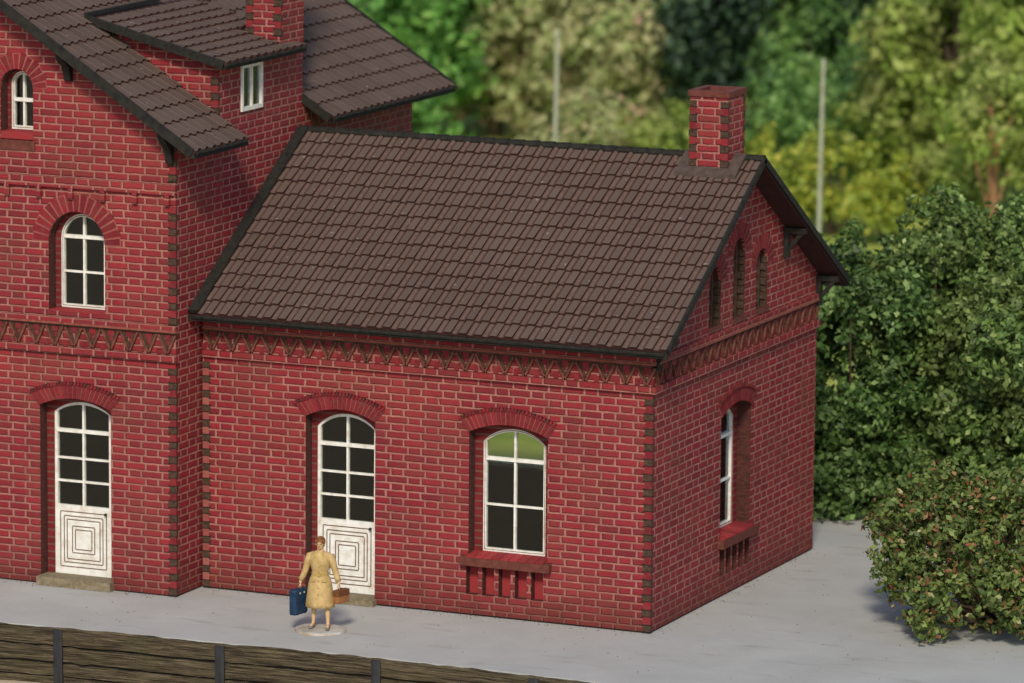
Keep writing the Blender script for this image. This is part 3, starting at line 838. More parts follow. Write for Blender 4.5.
    # brackets on the gable
    for x, h in ((-10.80, .55), (-8.79, .62)):
        z = zw(x) - .03; mb = MB()
        a = [(x - .07, YF - .005), (x + .07, YF - .005)]
        prof = [(YF, z - h), (YF - .10, z - h + .03), (YF - .13, z - h + .18), (YF - .18, z - h + .28), (YF - .40, z - .12), (YF - .44, z - .02), (YF, z)]
        mb.prism([(x - .065, p, q) for p, q in prof], [(x + .065, p, q) for p, q in prof])
        mb.build('verge_bracket', 'dark', T)
    # shed roof of the dormer
    SD = .25; c2 = 1 / math.hypot(1, SD); N3 = Vector((SD * c2, 0, c2)); S3 = Vector((-c2, 0, SD * c2))
    xe3, ze3 = -8.44, 9.43; ya, yb = .42, 3.70
    mb = MB(); L3 = (xe3 + 11.2) / c2; TL = .30; r3 = int(L3 / TL)
    tiles(mb, Vector((xe3, ya, ze3)) - N3 * .03, (0, 1, 0), S3, N3, r3, lambda k: [(0, (yb if k == 0 else 3.17 if k < 4 else 4.3) - ya)], TL, True)
    z3 = lambda x: ze3 + SD * (xe3 - x)
    for (A, B) in ((ya, 3.18), (3.18, 4.25)):
        q = [(-11.25, A), (xe3 if A == ya else XL - .7, A), (xe3 if A == ya else XL - .7, B), (-11.25, B)]
        mb.prism([(a, b, z3(a) - .04) for a, b in q], [(a, b, z3(a) - .10) for a, b in q], 3)
    mb.box(xe3 - .28, xe3, 3.18, yb, ze3 - .09, ze3 - .035, 3)
    dr = mb.build('dormer_roof', ['tile', 'joint', 'joint', 'soffit', 'roll'], T)
    mb = MB(); mb.bar(Vector((xe3, ya, ze3)) - N3 * .05, Vector((-11.22, ya, z3(-11.22))) - N3 * .05, .05, .15, 0, up=N3)
    mb.box(xe3 - .02, xe3 + .02, ya, yb, ze3 - .13, ze3 - .03)
    y = ya + .03
    while y < yb - .1: mb.tube([(xe3 + .035, y, ze3 - .05 + jit(.01)), (xe3 + .035, y + .15, ze3 - .05 + jit(.01))], [.03, .03], 6); y += .19
    mb.build('verge_board', 'dark', dr)
    mb = MB(); mb.bar((-11.20, ya, z3(-11.2) + .03), (-11.20, 3.3, z3(-11.2) + .05), .09, .05, 0); mb.build('flashing', 'dark', dr)
    # tall chimney flush with the dormer face
    x0, x1, y0c, y1c, zt = XL - .68, XL + .012, 3.19, 4.145, 12.6
    mb = MB(); outer = [(x0, y0c), (x1, y0c), (x1, y1c), (x0, y1c)]; t = .18
    inner = [(x0 + t, y0c + t), (x1 - t, y0c + t), (x1 - t, y1c - t), (x0 + t, y1c - t)]
    for i in range(4):
        a, b = outer[i], outer[(i + 1) % 4]; ai, bi = inner[i], inner[(i + 1) % 4]
        mb.prism([(*a, 9.3), (*b, 9.3), (*bi, 9.3), (*ai, 9.3)], [(*a, zt), (*b, zt), (*bi, zt), (*ai, zt)], 0)
    ch = mb.build('chimney', ['brick'], T)
    mb = MB(); e = .06
    for i in range(4):
        o2 = [(x0 - e, y0c - e), (x1 + e, y0c - e), (x1 + e, y1c + e), (x0 - e, y1c + e)]
        a, b = o2[i], o2[(i + 1) % 4]; ai, bi = inner[i], inner[(i + 1) % 4]
        mb.prism([(*a, zt), (*b, zt), (*bi, zt), (*ai, zt)], [(*a, zt + .15), (*b, zt + .15), (*bi, zt + .15), (*ai, zt + .15)], 0)
    mb.build('chimney_cap', 'sill', ch)
    for (cx, cy, sx, sy) in ((x1, y0c, 1, -1), (x0, y0c, -1, -1)):
        q = quoin(T, cx, cy, sx, sy, 9.62, zt - .01, wf=.14, ws=.07); q.name = 'chimney_quoin'; q.parent = ch
main_block()

# ------------------------------------------------------------------ foliage
def leaf_mesh(name, P, Nn, size, mat, parent, rng, aspect=.62, loc=(0, 0, 0), fold=True):
    """P (n,3) positions, Nn outward directions; every leaf a small rhombus"""
    n = len(P)
    d = rng.normal(size=(n, 3)); d /= np.linalg.norm(d, axis=1)[:, None]
    nn = Nn * .9 + d * .9; nn /= np.linalg.norm(nn, axis=1)[:, None]
    a = np.cross(nn, rng.normal(size=(n, 3))); a /= np.linalg.norm(a, axis=1)[:, None]
    b = np.cross(nn, a)
    s = (size * rng.uniform(.55, 1.35, n))[:, None]
    V = np.stack([P - a * s * .5, P + b * s * aspect * .5 + nn * s * .08, P + a * s * .5, P - b * s * aspect * .5 + nn * s * .08], 1).reshape(-1, 3) - np.array(loc)
    me = bpy.data.meshes.new(name)
    me.vertices.add(n * 4); me.vertices.foreach_set('co', V.astype(np.float32).ravel())
    me.loops.add(n * 4); me.loops.foreach_set('vertex_index', np.arange(n * 4, dtype=np.int32))
    me.polygons.add(n); me.polygons.foreach_set('loop_start', np.arange(0, n * 4, 4, dtype=np.int32))
    me.polygons.foreach_set('loop_total', np.full(n, 4, dtype=np.int32))
    me.update(calc_edges=True); me.materials.append(mat)
    o = bpy.data.objects.new(name, me); COL.objects.link(o); o.parent = parent
    return o

def crown_points(rng, blobs, per_m2, fill=.35, sub=.0, clump=.25):
    """leaves on clumps on the surface of ellipsoid blobs (cx,cy,cz,rx,ry,rz)"""
    Ps, Ns = [], []
    for (cx, cy, cz, rx, ry, rz) in blobs:
        area = 4 * math.pi * ((rx * ry + rx * rz + ry * rz) / 3)
        m = max(6, int(area * per_m2 / 22))
        d = rng.normal(size=(m, 3)); d /= np.linalg.norm(d, axis=1)[:, None]
        rad = rng.uniform(1 - fill, 1.08, m)[:, None]
        cen = d * rad * np.array([rx, ry, rz]) + np.array([cx, cy, cz])
        k = 22
        cs = clump * rng.uniform(.6, 1.5, m)
        e = rng.normal(size=(m, k, 3)); e /= np.linalg.norm(e, axis=2)[:, :, None]
        r = rng.uniform(.35, 1, (m, k, 1))
        P = cen[:, None, :] + e * r * cs[:, None, None]
        Nn = e * .6 + d[:, None, :] * .7
        Ps.append(P.reshape(-1, 3)); Ns.append(Nn.reshape(-1, 3))
    return np.concatenate(Ps), np.concatenate(Ns)

def limbs(mb, base, tips, r0, rng, n=7):
    b = Vector(base)
    for t in tips:
        t = Vector(t); mid = b.lerp(t, .5) + Vector(rng.normal(size=3) * .12 * (t - b).length * .5)
        mb.tube([b, b.lerp(mid, .5), mid, t], [r0, r0 * .8, r0 * .5, r0 * .15], n)

GREEN = [(0, (.026, .065, .016)), (.35, (.070, .145, .034)), (.75, (.14, .25, .060)), (1, (.32, .44, .16))]
M['leaf_hedge'] = mat_leaf('hedge_leaf', GREEN, (.055, .085, .02), .5, .22, .7)
M['leaf_hedge2'] = mat_leaf('hedge_leaf_light', [(0, (.035, .075, .018)), (.4, (.10, .18, .042)), (.8, (.19, .30, .072)), (1, (.38, .48, .18))], (.12, .14, .035), .5, .22, .7)
M['leaf_red'] = mat_leaf('berry_leaf', [(0, (.05, .085, .018)), (.45, (.13, .19, .042)), (.86, (.25, .32, .085)), (.89, (.28, .09, .045)), (.95, (.36, .13, .07)), (1, (.46, .50, .22))], (.07, .11, .03), .45, .22, 1.2)
M['twig'] = mat_noise('twig', (.05, .03, .02), (.11, .07, .045), 9, .9, .01)

def shrub(label, base, blobs, leaf, size, dens, seed, group=None, clump=.25, fill=.4, twigs=14, name='shrub', cat='shrub', extra=None):
    rng = np.random.default_rng(seed)
    T = thing(name, base, label, cat, group)
    P, Nn = crown_points(rng, blobs, dens, fill, clump=clump)
    keep = P[:, 2] > .06
    P, Nn = P[keep], Nn[keep]
    leaf_mesh('foliage', P, Nn, size, M[leaf], T, rng, loc=base)
    mb = MB(); tips = []
    for i in range(twigs):
        b = blobs[i % len(blobs)]; d = rng.normal(size=3); d /= np.linalg.norm(d); d[2] = abs(d[2]) * .8
        tips.append((b[0] + d[0] * b[3] * .98, b[1] + d[1] * b[4] * .98, b[2] + d[2] * b[5] * .98))
    limbs(mb, base, tips, .055, rng, 5)
    mb.build('stem', 'twig', T)
    return T

def lumps(rng, c, r, n, lr):
    """uneven hull: smaller blobs over a big ellipsoid"""
    out = [(c[0], c[1], c[2], r[0] * .8, r[1] * .8, r[2] * .85)]
    for i in range(n):
        d = rng.normal(size=3); d /= np.linalg.norm(d)
        q = rng.uniform(.65, .95)
        s = rng.uniform(.6, 1.25) * lr
        out.append((c[0] + d[0] * r[0] * q, c[1] + d[1] * r[1] * q, c[2] + d[2] * r[2] * q, s, s, s * .85))
    return out

def hedges():
    rng = np.random.default_rng(5)
    g = 'tall green bushes behind the brick wing'
    shrub('tall dark green bush directly behind the rear corner of the brick wing', (-1.0, 12.6, -.05),
          lumps(rng, (-1.1, 12.6, 2.5), (2.4, 2.1, 3.25), 36, .8) + [(-.7, 11.3, .8, 1.3, .9, .9), (.6, 11.4, .7, 1.2, .9, .9)], 'leaf_hedge', .145, 175, 21, g, .20, .5)
    shrub('tall leafy green bush at the right edge, behind the low reddish bush', (3.9, 11.6, -.05),
          lumps(rng, (3.7, 11.8, 2.9), (2.7, 2.2, 3.15), 40, .78) + [(2.2, 10.2, .8, 1.2, .9, .9), (3.6, 9.9, .8, 1.2, .9, .9)], 'leaf_hedge2', .145, 175, 22, g, .20, .5)
    shrub('dense green bush between the dark corner bush and the tall right edge bush', (1.3, 13.6, -.05),
          lumps(rng, (1.2, 13.4, 2.7), (2.3, 2.0, 3.5), 32, .8), 'leaf_hedge2', .145, 160, 23, g, .20, .5)
    shrub('low spreading bush with reddish and olive leaves in the right foreground', (5.4, 3.2, 0),
          [(5.6, 3.2, 1.5, 1.95, 1.6, 1.25), (4.3, 2.7, 1.55, 1.15, 1.0, .95), (3.55, 3.1, 1.8, .65, .7, .6), (4.7, 1.6, .85, .6, .6, .7), (6.9, 2.6, 1.7, 1.3, 1.4, 1.3), (3.7, 2.5, 1.2, .55, .6, .6),
           (5.1, 3.6, 2.2, 1.0, 1.0, .5), (6.3, 3.4, 2.4, 1.2, 1.1, .6), (4.0, 2.0, .95, .55, .5, .55), (5.8, 1.9, 1.0, .9, .7, .7), (4.55, 1.45, .55, .40, .40, .55), (3.2, 2.9, 1.75, .35, .35, .3), (4.1, 3.5, 2.2, .7, .7, .45), (6.2, 1.9, .9, .7, .6, .6), (4.2, 1.7, .6, .3, .3, .35)],
          'leaf_red', .12, 225, 31, None, .15, .55, 60)
hedges()

# ------------------------------------------------------------------ trees and poles far behind
M['l_bright'] = mat_leaf('bright_leaf', [(0, (.09, .23, .04)), (.5, (.20, .46, .09)), (1, (.40, .66, .17))], (.06, .16, .05), .6, .42, .9)
M['l_pale'] = mat_leaf('pale_olive_leaf', [(0, (.30, .38, .13)), (.5, (.46, .55, .22)), (.85, (.62, .62, .32)), (1, (.66, .44, .32))], (.58, .46, .28), .55, .42, .8)
M['l_dark'] = mat_leaf('dark_needle', [(0, (.012, .025, .016)), (.6, (.032, .065, .036)), (1, (.12, .20, .09))], (.04, .085, .05), .5, .2, .7)
M['l_mid'] = mat_leaf('mid_leaf', [(0, (.07, .17, .045)), (.5, (.20, .38, .09)), (1, (.38, .56, .18))], (.07, .16, .07), .55, .42, .6)
M['l_willow'] = mat_leaf('willow_leaf', [(0, (.17, .27, .045)), (.5, (.34, .47, .085)), (1, (.52, .60, .16))], (.36, .31, .14), .5, .42, .8)
M['l_yellow'] = mat_leaf('yellow_leaf', [(0, (.22, .32, .045)), (.5, (.42, .50, .07)), (1, (.66, .60, .10))], (.26, .38, .07), .55, .42, .7)
def tree(label, x, y, h, r, leaf, seed, dens=22, size=.34, trunk='bark', n=34, group='background trees', zlow=.25, clump=.5, lr=.33):
    rng = np.random.default_rng(seed)
    base = (x, y, -.3); T = thing('tree', base, label, 'tree', group)
    cz = h * (zlow + 1) / 2; rz = h * (1 - zlow) / 2
    bl = [(x, y, cz, r * .55, r * .55, rz * .7)]
    for i in range(n):
        d = rng.normal(size=3); d /= np.linalg.norm(d); q = rng.uniform(.5, .92); s = rng.uniform(.6, 1.3) * r * lr
        bl.append((x + d[0] * r * q, y + d[1] * r * q, cz + d[2] * rz * q, s, s, s * .8))
    P, Nn = crown_points(rng, bl, dens, .5, clump=clump)
    keep = P[:, 2] > .0; leaf_mesh('crown', P[keep], Nn[keep], size, M[leaf], T, rng, loc=base)
    mb = MB(); top = (x + rng.normal() * .2, y, h * .8)
    mb.tube([base, (x, y, h * .25), (x + .1, y, h * .5), top], [r * .085, r * .07, r * .045, .03], 9)
    for i in range(9):
        b = bl[1 + i * 3 % (len(bl) - 1)]; z0 = h * rng.uniform(.18, .5)
        mb.tube([(x, y, z0), ((x + b[0]) / 2, (y + b[1]) / 2, (z0 + b[2]) / 2 + .2), (b[0], b[1], b[2])], [r * .04, r * .028, .02], 6)
    mb.build('trunk', trunk, T)
def bush(label, x, y, h, r, leaf, seed, size=.22, dens=40):
    rng = np.random.default_rng(seed)
    shrub(label, (x, y, -.2), lumps(rng, (x, y, h * .5), (r, r * .8, h * .5), 12, r * .35), leaf, size, dens, seed, 'background shrubs', .3, .4, 8)


for a in [
    ('leftmost tree, green and leafy, hidden behind the station house', -37.5, 60, 9.0, 3.2, 'l_mid', 38),
    ('bright green leafy tree seen over the rear end of the station roof', -31.0, 56, 8.0, 2.5, 'l_bright', 41),
    ('pale olive and pinkish tree filling the background left of the thin pole', -29.6, 60, 8.5, 3.0, 'l_pale', 43),
    ('pale olive tree directly behind the thin pole above the wing ridge', -25.9, 59, 8.5, 3.0, 'l_pale', 44),
    ('near-black conifer rising behind and left of the gable chimney', -22.1, 58.5, 10, 1.9, 'l_dark', 46),
    ('mid green tree between the gable chimney and the right hand pole', -20.2, 60, 8.5, 1.9, 'l_mid', 47),
    ('dark conifer just right of the right hand pole', -17.7, 61, 10, 1.6, 'l_dark', 48),
    ('green tree between the right hand pole and the willowy tree', -16.3, 57, 4.2, 1.8, 'l_mid', 49),
    ('tall yellow green willowy tree in the upper right corner', -13.2, 54, 9.0, 3.0, 'l_willow', 50),
    ('yellow green tree cut by the right edge of the view', -8.8, 51, 8.5, 2.8, 'l_willow', 51)]:
    tree(*a[:7], dens=36, zlow=-.02, n=56, clump=.6)
for i, (x, y, r, lf) in enumerate([(-43.5, 82, 4.0, 'l_dark'), (-39.5, 86, 4.0, 'l_mid'), (-36.0, 82, 3.6, 'l_dark'), (-31.0, 84, 3.8, 'l_mid'), (-27.5, 80, 3.6, 'l_dark'), (-24.0, 84, 3.8, 'l_dark'), (-20.5, 80, 3.6, 'l_mid'), (-16.5, 76, 3.8, 'l_dark')]):
    tree(['leftmost dark tree of the far row behind the bright green tree', 'far green tree behind the left pale olive tree', 'far dark tree behind the pale olive trees', 'far green tree seen between the pale olive trees and the conifer',
          'far dark tree directly behind the conifer by the chimney', 'far dark tree between the two conifers', 'far green tree left of the willowy tree', 'far dark tree behind the willowy tree'][i],
         x, y, 10.5, r, lf, 60 + i, dens=9, size=.55, zlow=.02, n=22)
tree('small orange barked tree at the right edge above the green bushes', -8.6, 43.5, 5.0, 1.5, 'l_willow', 81, dens=14, trunk='pinkbark', zlow=.45, n=14, size=.25)
for a in [
    ('yellow green shrub just right of the gable roof', -16.2, 46.5, 2.6, 1.4, 'l_yellow', 71),
    ('bright yellow shrub beside the foot of the right hand pole', -14.2, 47, 2.7, 1.3, 'l_yellow', 72),
    ('yellow shrub above the dark green bush, right of the right hand pole', -12.3, 46, 2.2, 1.3, 'l_yellow', 73),
    ('lime green shrub under the willowy tree', -10.4, 46, 2.2, 1.3, 'l_willow', 74),
    ('lime green shrub low behind the ridge, left of the gable chimney', -20.0, 50.5, 2.5, 1.5, 'l_willow', 75),
    ('bright green shrub at the rear corner of the station house', -27.0, 49, 2.9, 1.6, 'l_bright', 76),
    ('pale shrub at the foot of the left pole', -22.6, 50, 2.6, 1.8, 'l_pale', 77),
    ('dark mid green shrub behind the yellow shrub by the gable roof', -17.6, 52, 3.6, 1.6, 'l_mid', 78)]:
    bush(*a)


def pole(label, x, y, h):
    T = thing('pole', (x, y, -.3), label, 'pole', 'pale wooden poles behind the station')
    mb = MB(); mb.tube([(x, y, -.3), (x + .02, y, h * .5), (x + .05, y, h - .1)], [.062, .055, .048], 10); mb.build('shaft', 'pole', T)
    mb = MB(); mb.tube([(x + .05, y, h - .1), (x + .05, y, h + .02), (x + .05, y, h + .06)], [.056, .056, .025], 10); mb.build('cap', 'pole', T)

pole('slim pale pole rising behind the middle of the brown roof ridge', -21.25, 45, 5.0)
pole('slim pale pole standing right of the gable chimney', -13.42, 44, 4.75)


# ------------------------------------------------------------------ traveller

M['skin'] = mat_noise('painted_skin', (.52, .33, .16), (.60, .40, .22), 12, .5, .002)
M['coat'] = mat_noise('yellow_coat', (.36, .24, .085), (.56, .40, .18), 9, .6, .01)
M['coat2'] = mat_noise('coat_trim', (.36, .24, .06), (.48, .35, .11), 9, .6, .01)
M['hair'] = mat_noise('red_brown_hair', (.14, .045, .015), (.24, .09, .03), 20, .5, .01)
M['shoe'] = mat_noise('grey_shoe', (.14, .12, .10), (.22, .20, .17), 14, .5, .004)
M['base'] = mat_noise('figure_base', (.30, .27, .21), (.50, .49, .45), 5, .5, .01)
M['base_edge'] = mat_noise('figure_base_edge', (.30, .20, .12), (.52, .52, .50), 3, .5, .01)
M['blue'] = mat_noise('blue_leather', (.006, .019, .048), (.015, .050, .105), 7, .45, .006)
M['blue2'] = mat_noise('dark_blue_trim', (.006, .014, .035), (.012, .03, .06), 7, .45, .004)
M['tan'] = mat_noise('brown_leather', (.22, .085, .025), (.36, .15, .05), 9, .45, .006)
M['tan2'] = mat_noise('dark_brown_strap', (.10, .035, .012), (.16, .06, .02), 9, .45, .004)
PX, PY, PA = -5.23, -2.27, R(14)
def W(p):
    x, y, z = p
    return (PX + x * math.cos(PA) - y * math.sin(PA), PY + x * math.sin(PA) + y * math.cos(PA), z)
def skin_chain(chains, root=0):
    """chains: list of (points, radii); equal points are shared"""
    V, Rr, E, key = [], [], [], {}
    for pts, rads in chains:
        prev = None
        for p, r in zip(pts, rads):
            k = tuple(round(c, 5) for c in p)
            if k not in key: key[k] = len(V); V.append(W(p)); Rr.append(r)
            i = key[k]
            if prev is not None: E.append((prev, i))
            prev = i
    me = bpy.data.meshes.new('tmp'); me.from_pydata(V, E, [])
    o = bpy.data.objects.new('tmp', me); COL.objects.link(o)
    md = o.modifiers.new('s', 'SKIN'); md.use_smooth_shade = True
    for i, r in enumerate(Rr): me.skin_vertices[0].data[i].radius = (r, r) if not isinstance(r, tuple) else r
    for i in range(len(V)): me.skin_vertices[0].data[i].use_root = (i == root)
    o.modifiers.new('b', 'SUBSURF').levels = 2
    dg = bpy.context.evaluated_depsgraph_get(); dg.update()
    out = bpy.data.meshes.new_from_object(o.evaluated_get(dg))
    bpy.data.objects.remove(o); bpy.data.meshes.remove(me)
    return out
def ell(mb, c, r, n=12, m=8, mi=0):
    vs = []; fs = []
    for j in range(m + 1):
        a = math.pi * j / m
        for i in range(n):
            b = 2 * math.pi * i / n
            vs.append(W((c[0] + r[0] * math.sin(a) * math.cos(b), c[1] + r[1] * math.sin(a) * math.sin(b), c[2] + r[2] * math.cos(a))))
    for j in range(m):
        for i in range(n): fs.append((j * n + i, j * n + (i + 1) % n, (j + 1) * n + (i + 1) % n, (j + 1) * n + i))
    mb.add(vs, fs, mi)
def hand_chains(Hp, ox):
    hx, hy, hz = Hp; out = []
    for i, ln in enumerate((.92, 1.0, .95, .78)):
        oy = (i - 1.5) * .0215
        a = (hx, hy + oy * .55, hz); b = (hx + ox * .006, hy + oy, hz - .035)
        c = (hx + ox * .020, hy + oy, hz - .035 - .030 * ln); d = (hx + ox * .006, hy + oy, hz - .035 - .050 * ln); e = (hx - ox * .014, hy + oy, hz - .035 - .046 * ln)
        out.append(([a, b, c, d, e], [.013, .0095, .0088, .0082, .0066]))
    out.append(([(hx, hy - .014, hz + .012), (hx - ox * .012, hy - .036, hz - .014), (hx - ox * .022, hy - .042, hz - .042), (hx - ox * .014, hy - .036, hz - .062)], [.013, .0105, .0092, .0072]))
    return out
def person():
    T = thing('person', (PX, PY, 0), 'woman in a belted yellow coat standing before the white door with luggage in both hands', 'person')
    HR, HL = (-.345, -.03, .835), (.335, -.03, .845)
    ch = [([(0, 0, .90), (0, 0, 1.06), (0, .005, 1.24), (0, .012, 1.36), (0, .008, 1.435), (0, -.008, 1.50), (0, -.012, 1.575), (0, -.004, 1.63)],
           [(.14, .10), (.115, .09), (.13, .095), (.10, .075), .047, (.062, .070), (.074, .086), (.058, .068)])]
    for s, hp in ((-1, HR), (1, HL)):
        sh = (s * .155, .01, 1.335)
        ch.append(([(0, .012, 1.36), sh, (s * .245, .02, 1.09), (hp[0] - s * .008, hp[1] + .01, hp[2] + .055), hp], [(.10, .075), .060, .042, .027, (.020, .034)]))
    for s, kn, an, to in ((-1, (-.105, -.02, .50), (-.125, .03, .135), (-.15, -.10, .092)), (1, (.105, -.045, .50), (.15, -.05, .135), (.165, -.175, .092))):
        ch.append(([(0, 0, .90), (s * .09, 0, .84), kn, (an[0] * .93, an[1] + .012, .36), an, to], [(.14, .10), .082, .052, .050, .030, .026]))
    mains = skin_chain(ch)
    parts = [mains]
    for s, hp in ((-1, HR), (1, HL)):
        for c in hand_chains(hp, s): parts.append(skin_chain([c]))
    mb = MB()
    ell(mb, (0, -.098, 1.535), (.013, .020, .022)); ell(mb, (0, -.082, 1.482), (.028, .022, .018))
    for s in (-1, 1): ell(mb, (s * .077, 0, 1.54), (.012, .018, .028))
    ell(mb, (0, -.083, 1.566), (.042, .014, .010))
    bm = bmesh.new()
    for p in parts: bm.from_mesh(p)
    me2 = bpy.data.meshes.new('t2'); me2.from_pydata(mb.v, [], mb.f); bm.from_mesh(me2)
    bmesh.ops.translate(bm, verts=bm.verts, vec=(-PX, -PY, 0))
    bmesh.ops.recalc_face_normals(bm, faces=bm.faces)
    me = bpy.data.meshes.new('body'); bm.to_mesh(me); bm.free()
    body = bpy.data.objects.new('body', me); COL.objects.link(body)
    rm = body.modifiers.new('r', 'REMESH'); rm.mode = 'VOXEL'; rm.voxel_size = .0055; rm.use_smooth_shade = True
    sm = body.modifiers.new('k', 'SMOOTH'); sm.iterations = 2
    dg = bpy.context.evaluated_depsgraph_get(); dg.update()
    fin = bpy.data.meshes.new_from_object(body.evaluated_get(dg)); body.modifiers.clear(); body.data = fin
    fin.materials.clear(); fin.materials.append(M['skin']); fin.polygons.foreach_set('use_smooth', [True] * len(fin.polygons))
    body.parent = T
    # coat: one flared shell with folds, plus sleeves
    mb = MB(); n = 40
    prof = [(.43, .225, .175), (.435, .252, .205), (.50, .248, .202), (.70, .224, .182), (.86, .204, .160), (.95, .176, .138), (1.02, .138, .112), (1.08, .146, .118), (1.18, .178, .138), (1.26, .186, .140), (1.33, .190, .130), (1.375, .160, .112), (1.405, .085, .078), (1.425, .062, .064)]
    vs = []; fs = []
    for j, (z, rx, ry) in enumerate(prof):
        fo = max(0, (1.0 - z)) * .045
        for i in range(n):
            a = 2 * math.pi * i / n
            f = 1 + fo * math.cos(7 * a + .6) + fo * .6 * math.cos(11 * a)
            bust = .022 * math.exp(-((z - 1.23) / .06) ** 2) * (math.exp(-((a - 4.25) / .3) ** 2) + math.exp(-((a - 5.17) / .3) ** 2))
            vs.append(W((rx * f * math.cos(a), ry * f * math.sin(a) - bust + .004, z)))
    for j in range(len(prof) - 1):
        for i in range(n): fs.append((j * n + i, j * n + (i + 1) % n, (j + 1) * n + (i + 1) % n, (j + 1) * n + i))
    mb.add(vs, fs)
    for s, hp in ((-1, HR), (1, HL)):
        P = [(s * .125, .01, 1.34), (s * .18, .012, 1.325), (s * .215, .018, 1.22), (s * .255, .02, 1.09), (s * .295, .0, .98), (hp[0] - s * .008, hp[1] + .01, .895)]
        mb.tube([W(p) for p in P], [.062, .074, .066, .056, .05, .050], 12)
    mb.build('coat', 'coat', T, smooth=True)
    mb = MB()
    for k in range(24):
        a0, a1 = 2 * math.pi * k / 24, 2 * math.pi * (k + 1) / 24
        mb.bar(W((0.147 * math.cos(a0), 0.121 * math.sin(a0) + .004, 1.02)), W((0.147 * math.cos(a1), 0.121 * math.sin(a1) + .004, 1.02)), .014, .045)
    mb.box(*(lambda c: (c[0] - .025, c[0] + .025, c[1] - .014, c[1] + .012, .992, 1.048))(W((0, -.128, 1.02))))
    mb.build('belt', 'coat2', T)
    mb = MB()
    for s in (-1, 1):
        q = [(s * .012, -.128, 1.24), (s * .085, -.118, 1.30), (s * .075, -.085, 1.385), (s * .055, -.045, 1.43), (s * .03, -.082, 1.39)]
        mb.prism([W(p) for p in q], [W((p[0] * 1.03, p[1] - .018, p[2])) for p in q])
    mb.build('lapels', 'coat2', T)
    for z in (1.16, 1.09, .92, .80, .68): mb = MB(); ell(mb, (.0, -.150 - max(0, 1.0 - z) * .14, z), (.012, .008, .012), 8, 6); mb.build('button', 'coat2', T)
    for s in (-1, 1):
        mb = MB(); q = [(s * .06, -.148, .93), (s * .135, -.125, .93), (s * .135, -.128, .90), (s * .06, -.152, .90)]
        mb.prism([W(p) for p in q], [W((p[0], p[1] - .014, p[2])) for p in q])
        mb.build('pocket', 'coat2', T)
    mb = MB()
    ell(mb, (0, .012, 1.590), (.090, .098, .082), 20, 12); ell(mb, (0, .055, 1.535), (.078, .062, .075), 16, 10)
    ell(mb, (0, .085, 1.50), (.045, .035, .035)); ell(mb, (0, -.040, 1.648), (.060, .042, .030), 14, 8)
    for s in (-1, 1): ell(mb, (s * .070, -.005, 1.585), (.022, .055, .045), 12, 8)
    mb.build('hair', 'hair', T, smooth=True)
    for s in (-1, 1):
        mb = MB(); ell(mb, (s * .030, -.0905, 1.551), (.011, .006, .006), 8, 6); mb.build('eye', 'dark', T)
    mb = MB(); ell(mb, (0, -.100, 1.498), (.020, .006, .006), 10, 6); mb.build('mouth', 'cut', T)
    for to, an in (((-.15, -.10, .085), (-.125, .03, .10)), ((.165, -.175, .085), (.15, -.05, .10))):
        mb = MB()
        ell(mb, (to[0], to[1], .082), (.038, .06, .026)); ell(mb, ((to[0] + an[0]) / 2, (to[1] + an[1]) / 2, .09), (.032, .075, .032)); ell(mb, (an[0], an[1] + .01, .095), (.032, .04, .036))
        mb.build('shoe', 'shoe', T, smooth=True)
    mb = MB(); n = 48; rr = random.Random(4); A = []; B = []; C2 = []
    for i in range(n):
        a = 2 * math.pi * i / n; r = .455 + .012 * math.sin(3 * a) + rr.uniform(-.006, .006)
        A.append((PX + r * math.cos(a), PY + r * .92 * math.sin(a), .004)); B.append((PX + r * .985 * math.cos(a), PY + r * .90 * math.sin(a), .045)); C2.append((PX + r * .9 * math.cos(a), PY + r * .83 * math.sin(a), .056))
    mb.add(A + B, [(i, (i + 1) % n, n + (i + 1) % n, n + i) for i in range(n)] + [tuple(range(n))[::-1]], 1)
    mb.add(B + C2, [(i, (i + 1) % n, n + (i + 1) % n, n + i) for i in range(n)], 0); mb.add(C2, [tuple(range(n))], 0)
    mb.build('figure_base', ['base', 'base_edge'], T)
    # luggage, each a thing of its own
    def rbox(mb, c, hx, hy, hz, r, mi=0):
        vs = []; fs = []; n = 24
        for z, k in ((-hz, .86), (-hz + r * .4, 1), (hz - r * .4, 1), (hz, .86)):
            for i in range(n):
                a = 2 * math.pi * (i + .5) / n
                ca, sa = math.cos(a), math.sin(a)
                vs.append(((hx * k) * math.copysign(abs(ca) ** .35, ca), (hy - (1 - k) * hx) * math.copysign(abs(sa) ** .35, sa), z))
        for j in range(3):
            for i in range(n): fs.append((j * n + i, j * n + (i + 1) % n, (j + 1) * n + (i + 1) % n, (j + 1) * n + i))
        fs += [tuple(range(n))[::-1], tuple(range(3 * n, 4 * n))]
        mb.add([W((c[0] + p[0], c[1] + p[1], c[2] + p[2])) for p in vs], fs, mi)
    def spin(c, ang):
        def f(p):
            x, y, z = p; dx, dy = x - c[0], y - c[1]
            return W((c[0] + dx * math.cos(ang) - dy * math.sin(ang), c[1] + dx * math.sin(ang) + dy * math.cos(ang), z))
        return f
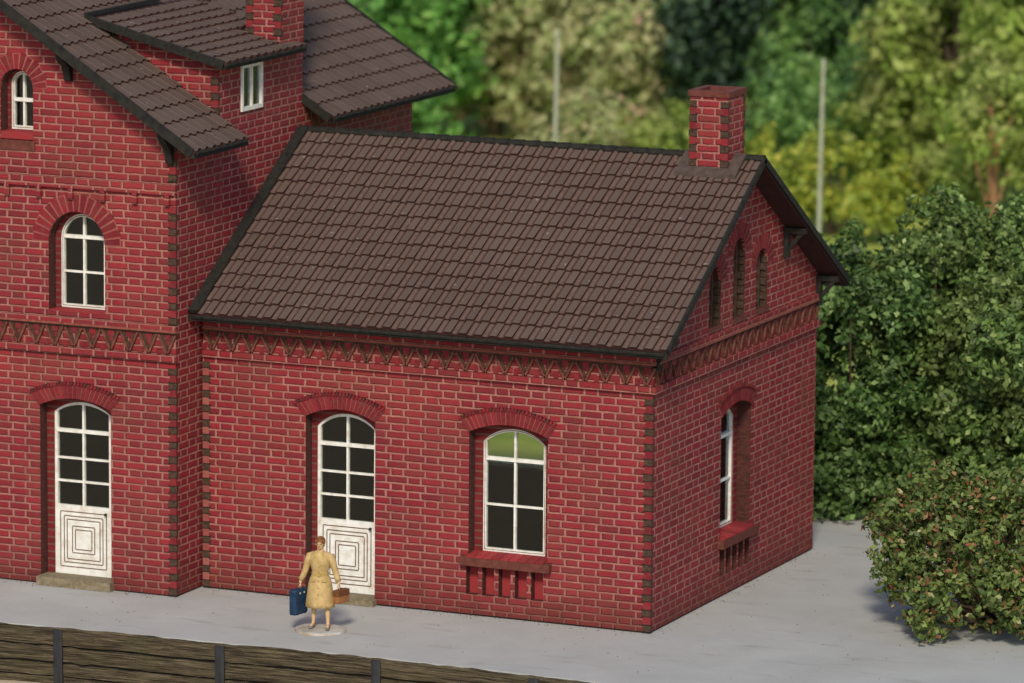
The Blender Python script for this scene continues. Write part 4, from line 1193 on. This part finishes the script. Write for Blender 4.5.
    def rb(mb, f, c, hx, hy, hz, r, mi=0):
        t = MB(); rbox(t, c, hx, hy, hz, r)
        mb.add([f(Wi(p)) for p in t.v], t.f, mi)
    def Wi(p):                     # inverse of W
        x, y = p[0] - PX, p[1] - PY
        return (x * math.cos(PA) + y * math.sin(PA), -x * math.sin(PA) + y * math.cos(PA), p[2])
    c = (-.375, -.03, .520); b = W((c[0], c[1], .28)); f = spin(c, R(-24))
    S1 = thing('suitcase', b, 'dark blue suitcase hanging from the hand of the woman in the yellow coat', 'suitcase')
    mb = MB(); rb(mb, f, c, .075, .195, .220, .08); mb.build('shell', 'blue', S1)
    for oy in (-.105, .105):
        mb = MB(); rb(mb, f, (c[0], c[1] + oy, c[2]), .082, .020, .226, .06); mb.build('strap', 'blue2', S1)
    mb = MB(); hz = HR[2] - .066
    P = [f((c[0], c[1] - .08, .73)), f((c[0], c[1] - .075, hz - .012)), W((HR[0], HR[1] - .045, hz)), W((HR[0], HR[1] + .045, hz)), f((c[0], c[1] + .075, hz - .012)), f((c[0], c[1] + .08, .73))]
    mb.tube(P, [.009] * 6, 8); mb.build('handle', 'blue2', S1)
    for oy in (-.06, .06):
        mb = MB(); q = f((c[0] + .078, c[1] + oy, .68)); mb.box(q[0] - .012, q[0] + .012, q[1] - .012, q[1] + .012, .665, .695); mb.build('clasp', 'pole', S1)
    c = (.375, -.03, .640); b = W((c[0], c[1], .54)); f = spin(c, R(-28))
    S2 = thing('handbag', b, 'small brown leather handbag carried low beside the yellow coat', 'handbag')
    mb = MB(); rb(mb, f, c, .060, .17, .112, .05); mb.build('shell', 'tan', S2)
    mb = MB(); rb(mb, f, (c[0], c[1], c[2] + .065), .068, .174, .055, .03); mb.build('flap', 'tan2', S2)
    mb = MB(); hz = HL[2] - .066
    P = [f((c[0], c[1] - .08, .75)), f((c[0], c[1] - .06, hz - .010)), W((HL[0], HL[1] - .045, hz)), W((HL[0], HL[1] + .045, hz)), f((c[0], c[1] + .06, hz - .010)), f((c[0], c[1] + .08, .75))]
    mb.tube(P, [.0085] * 6, 8); mb.build('handle', 'tan2', S2)
person()
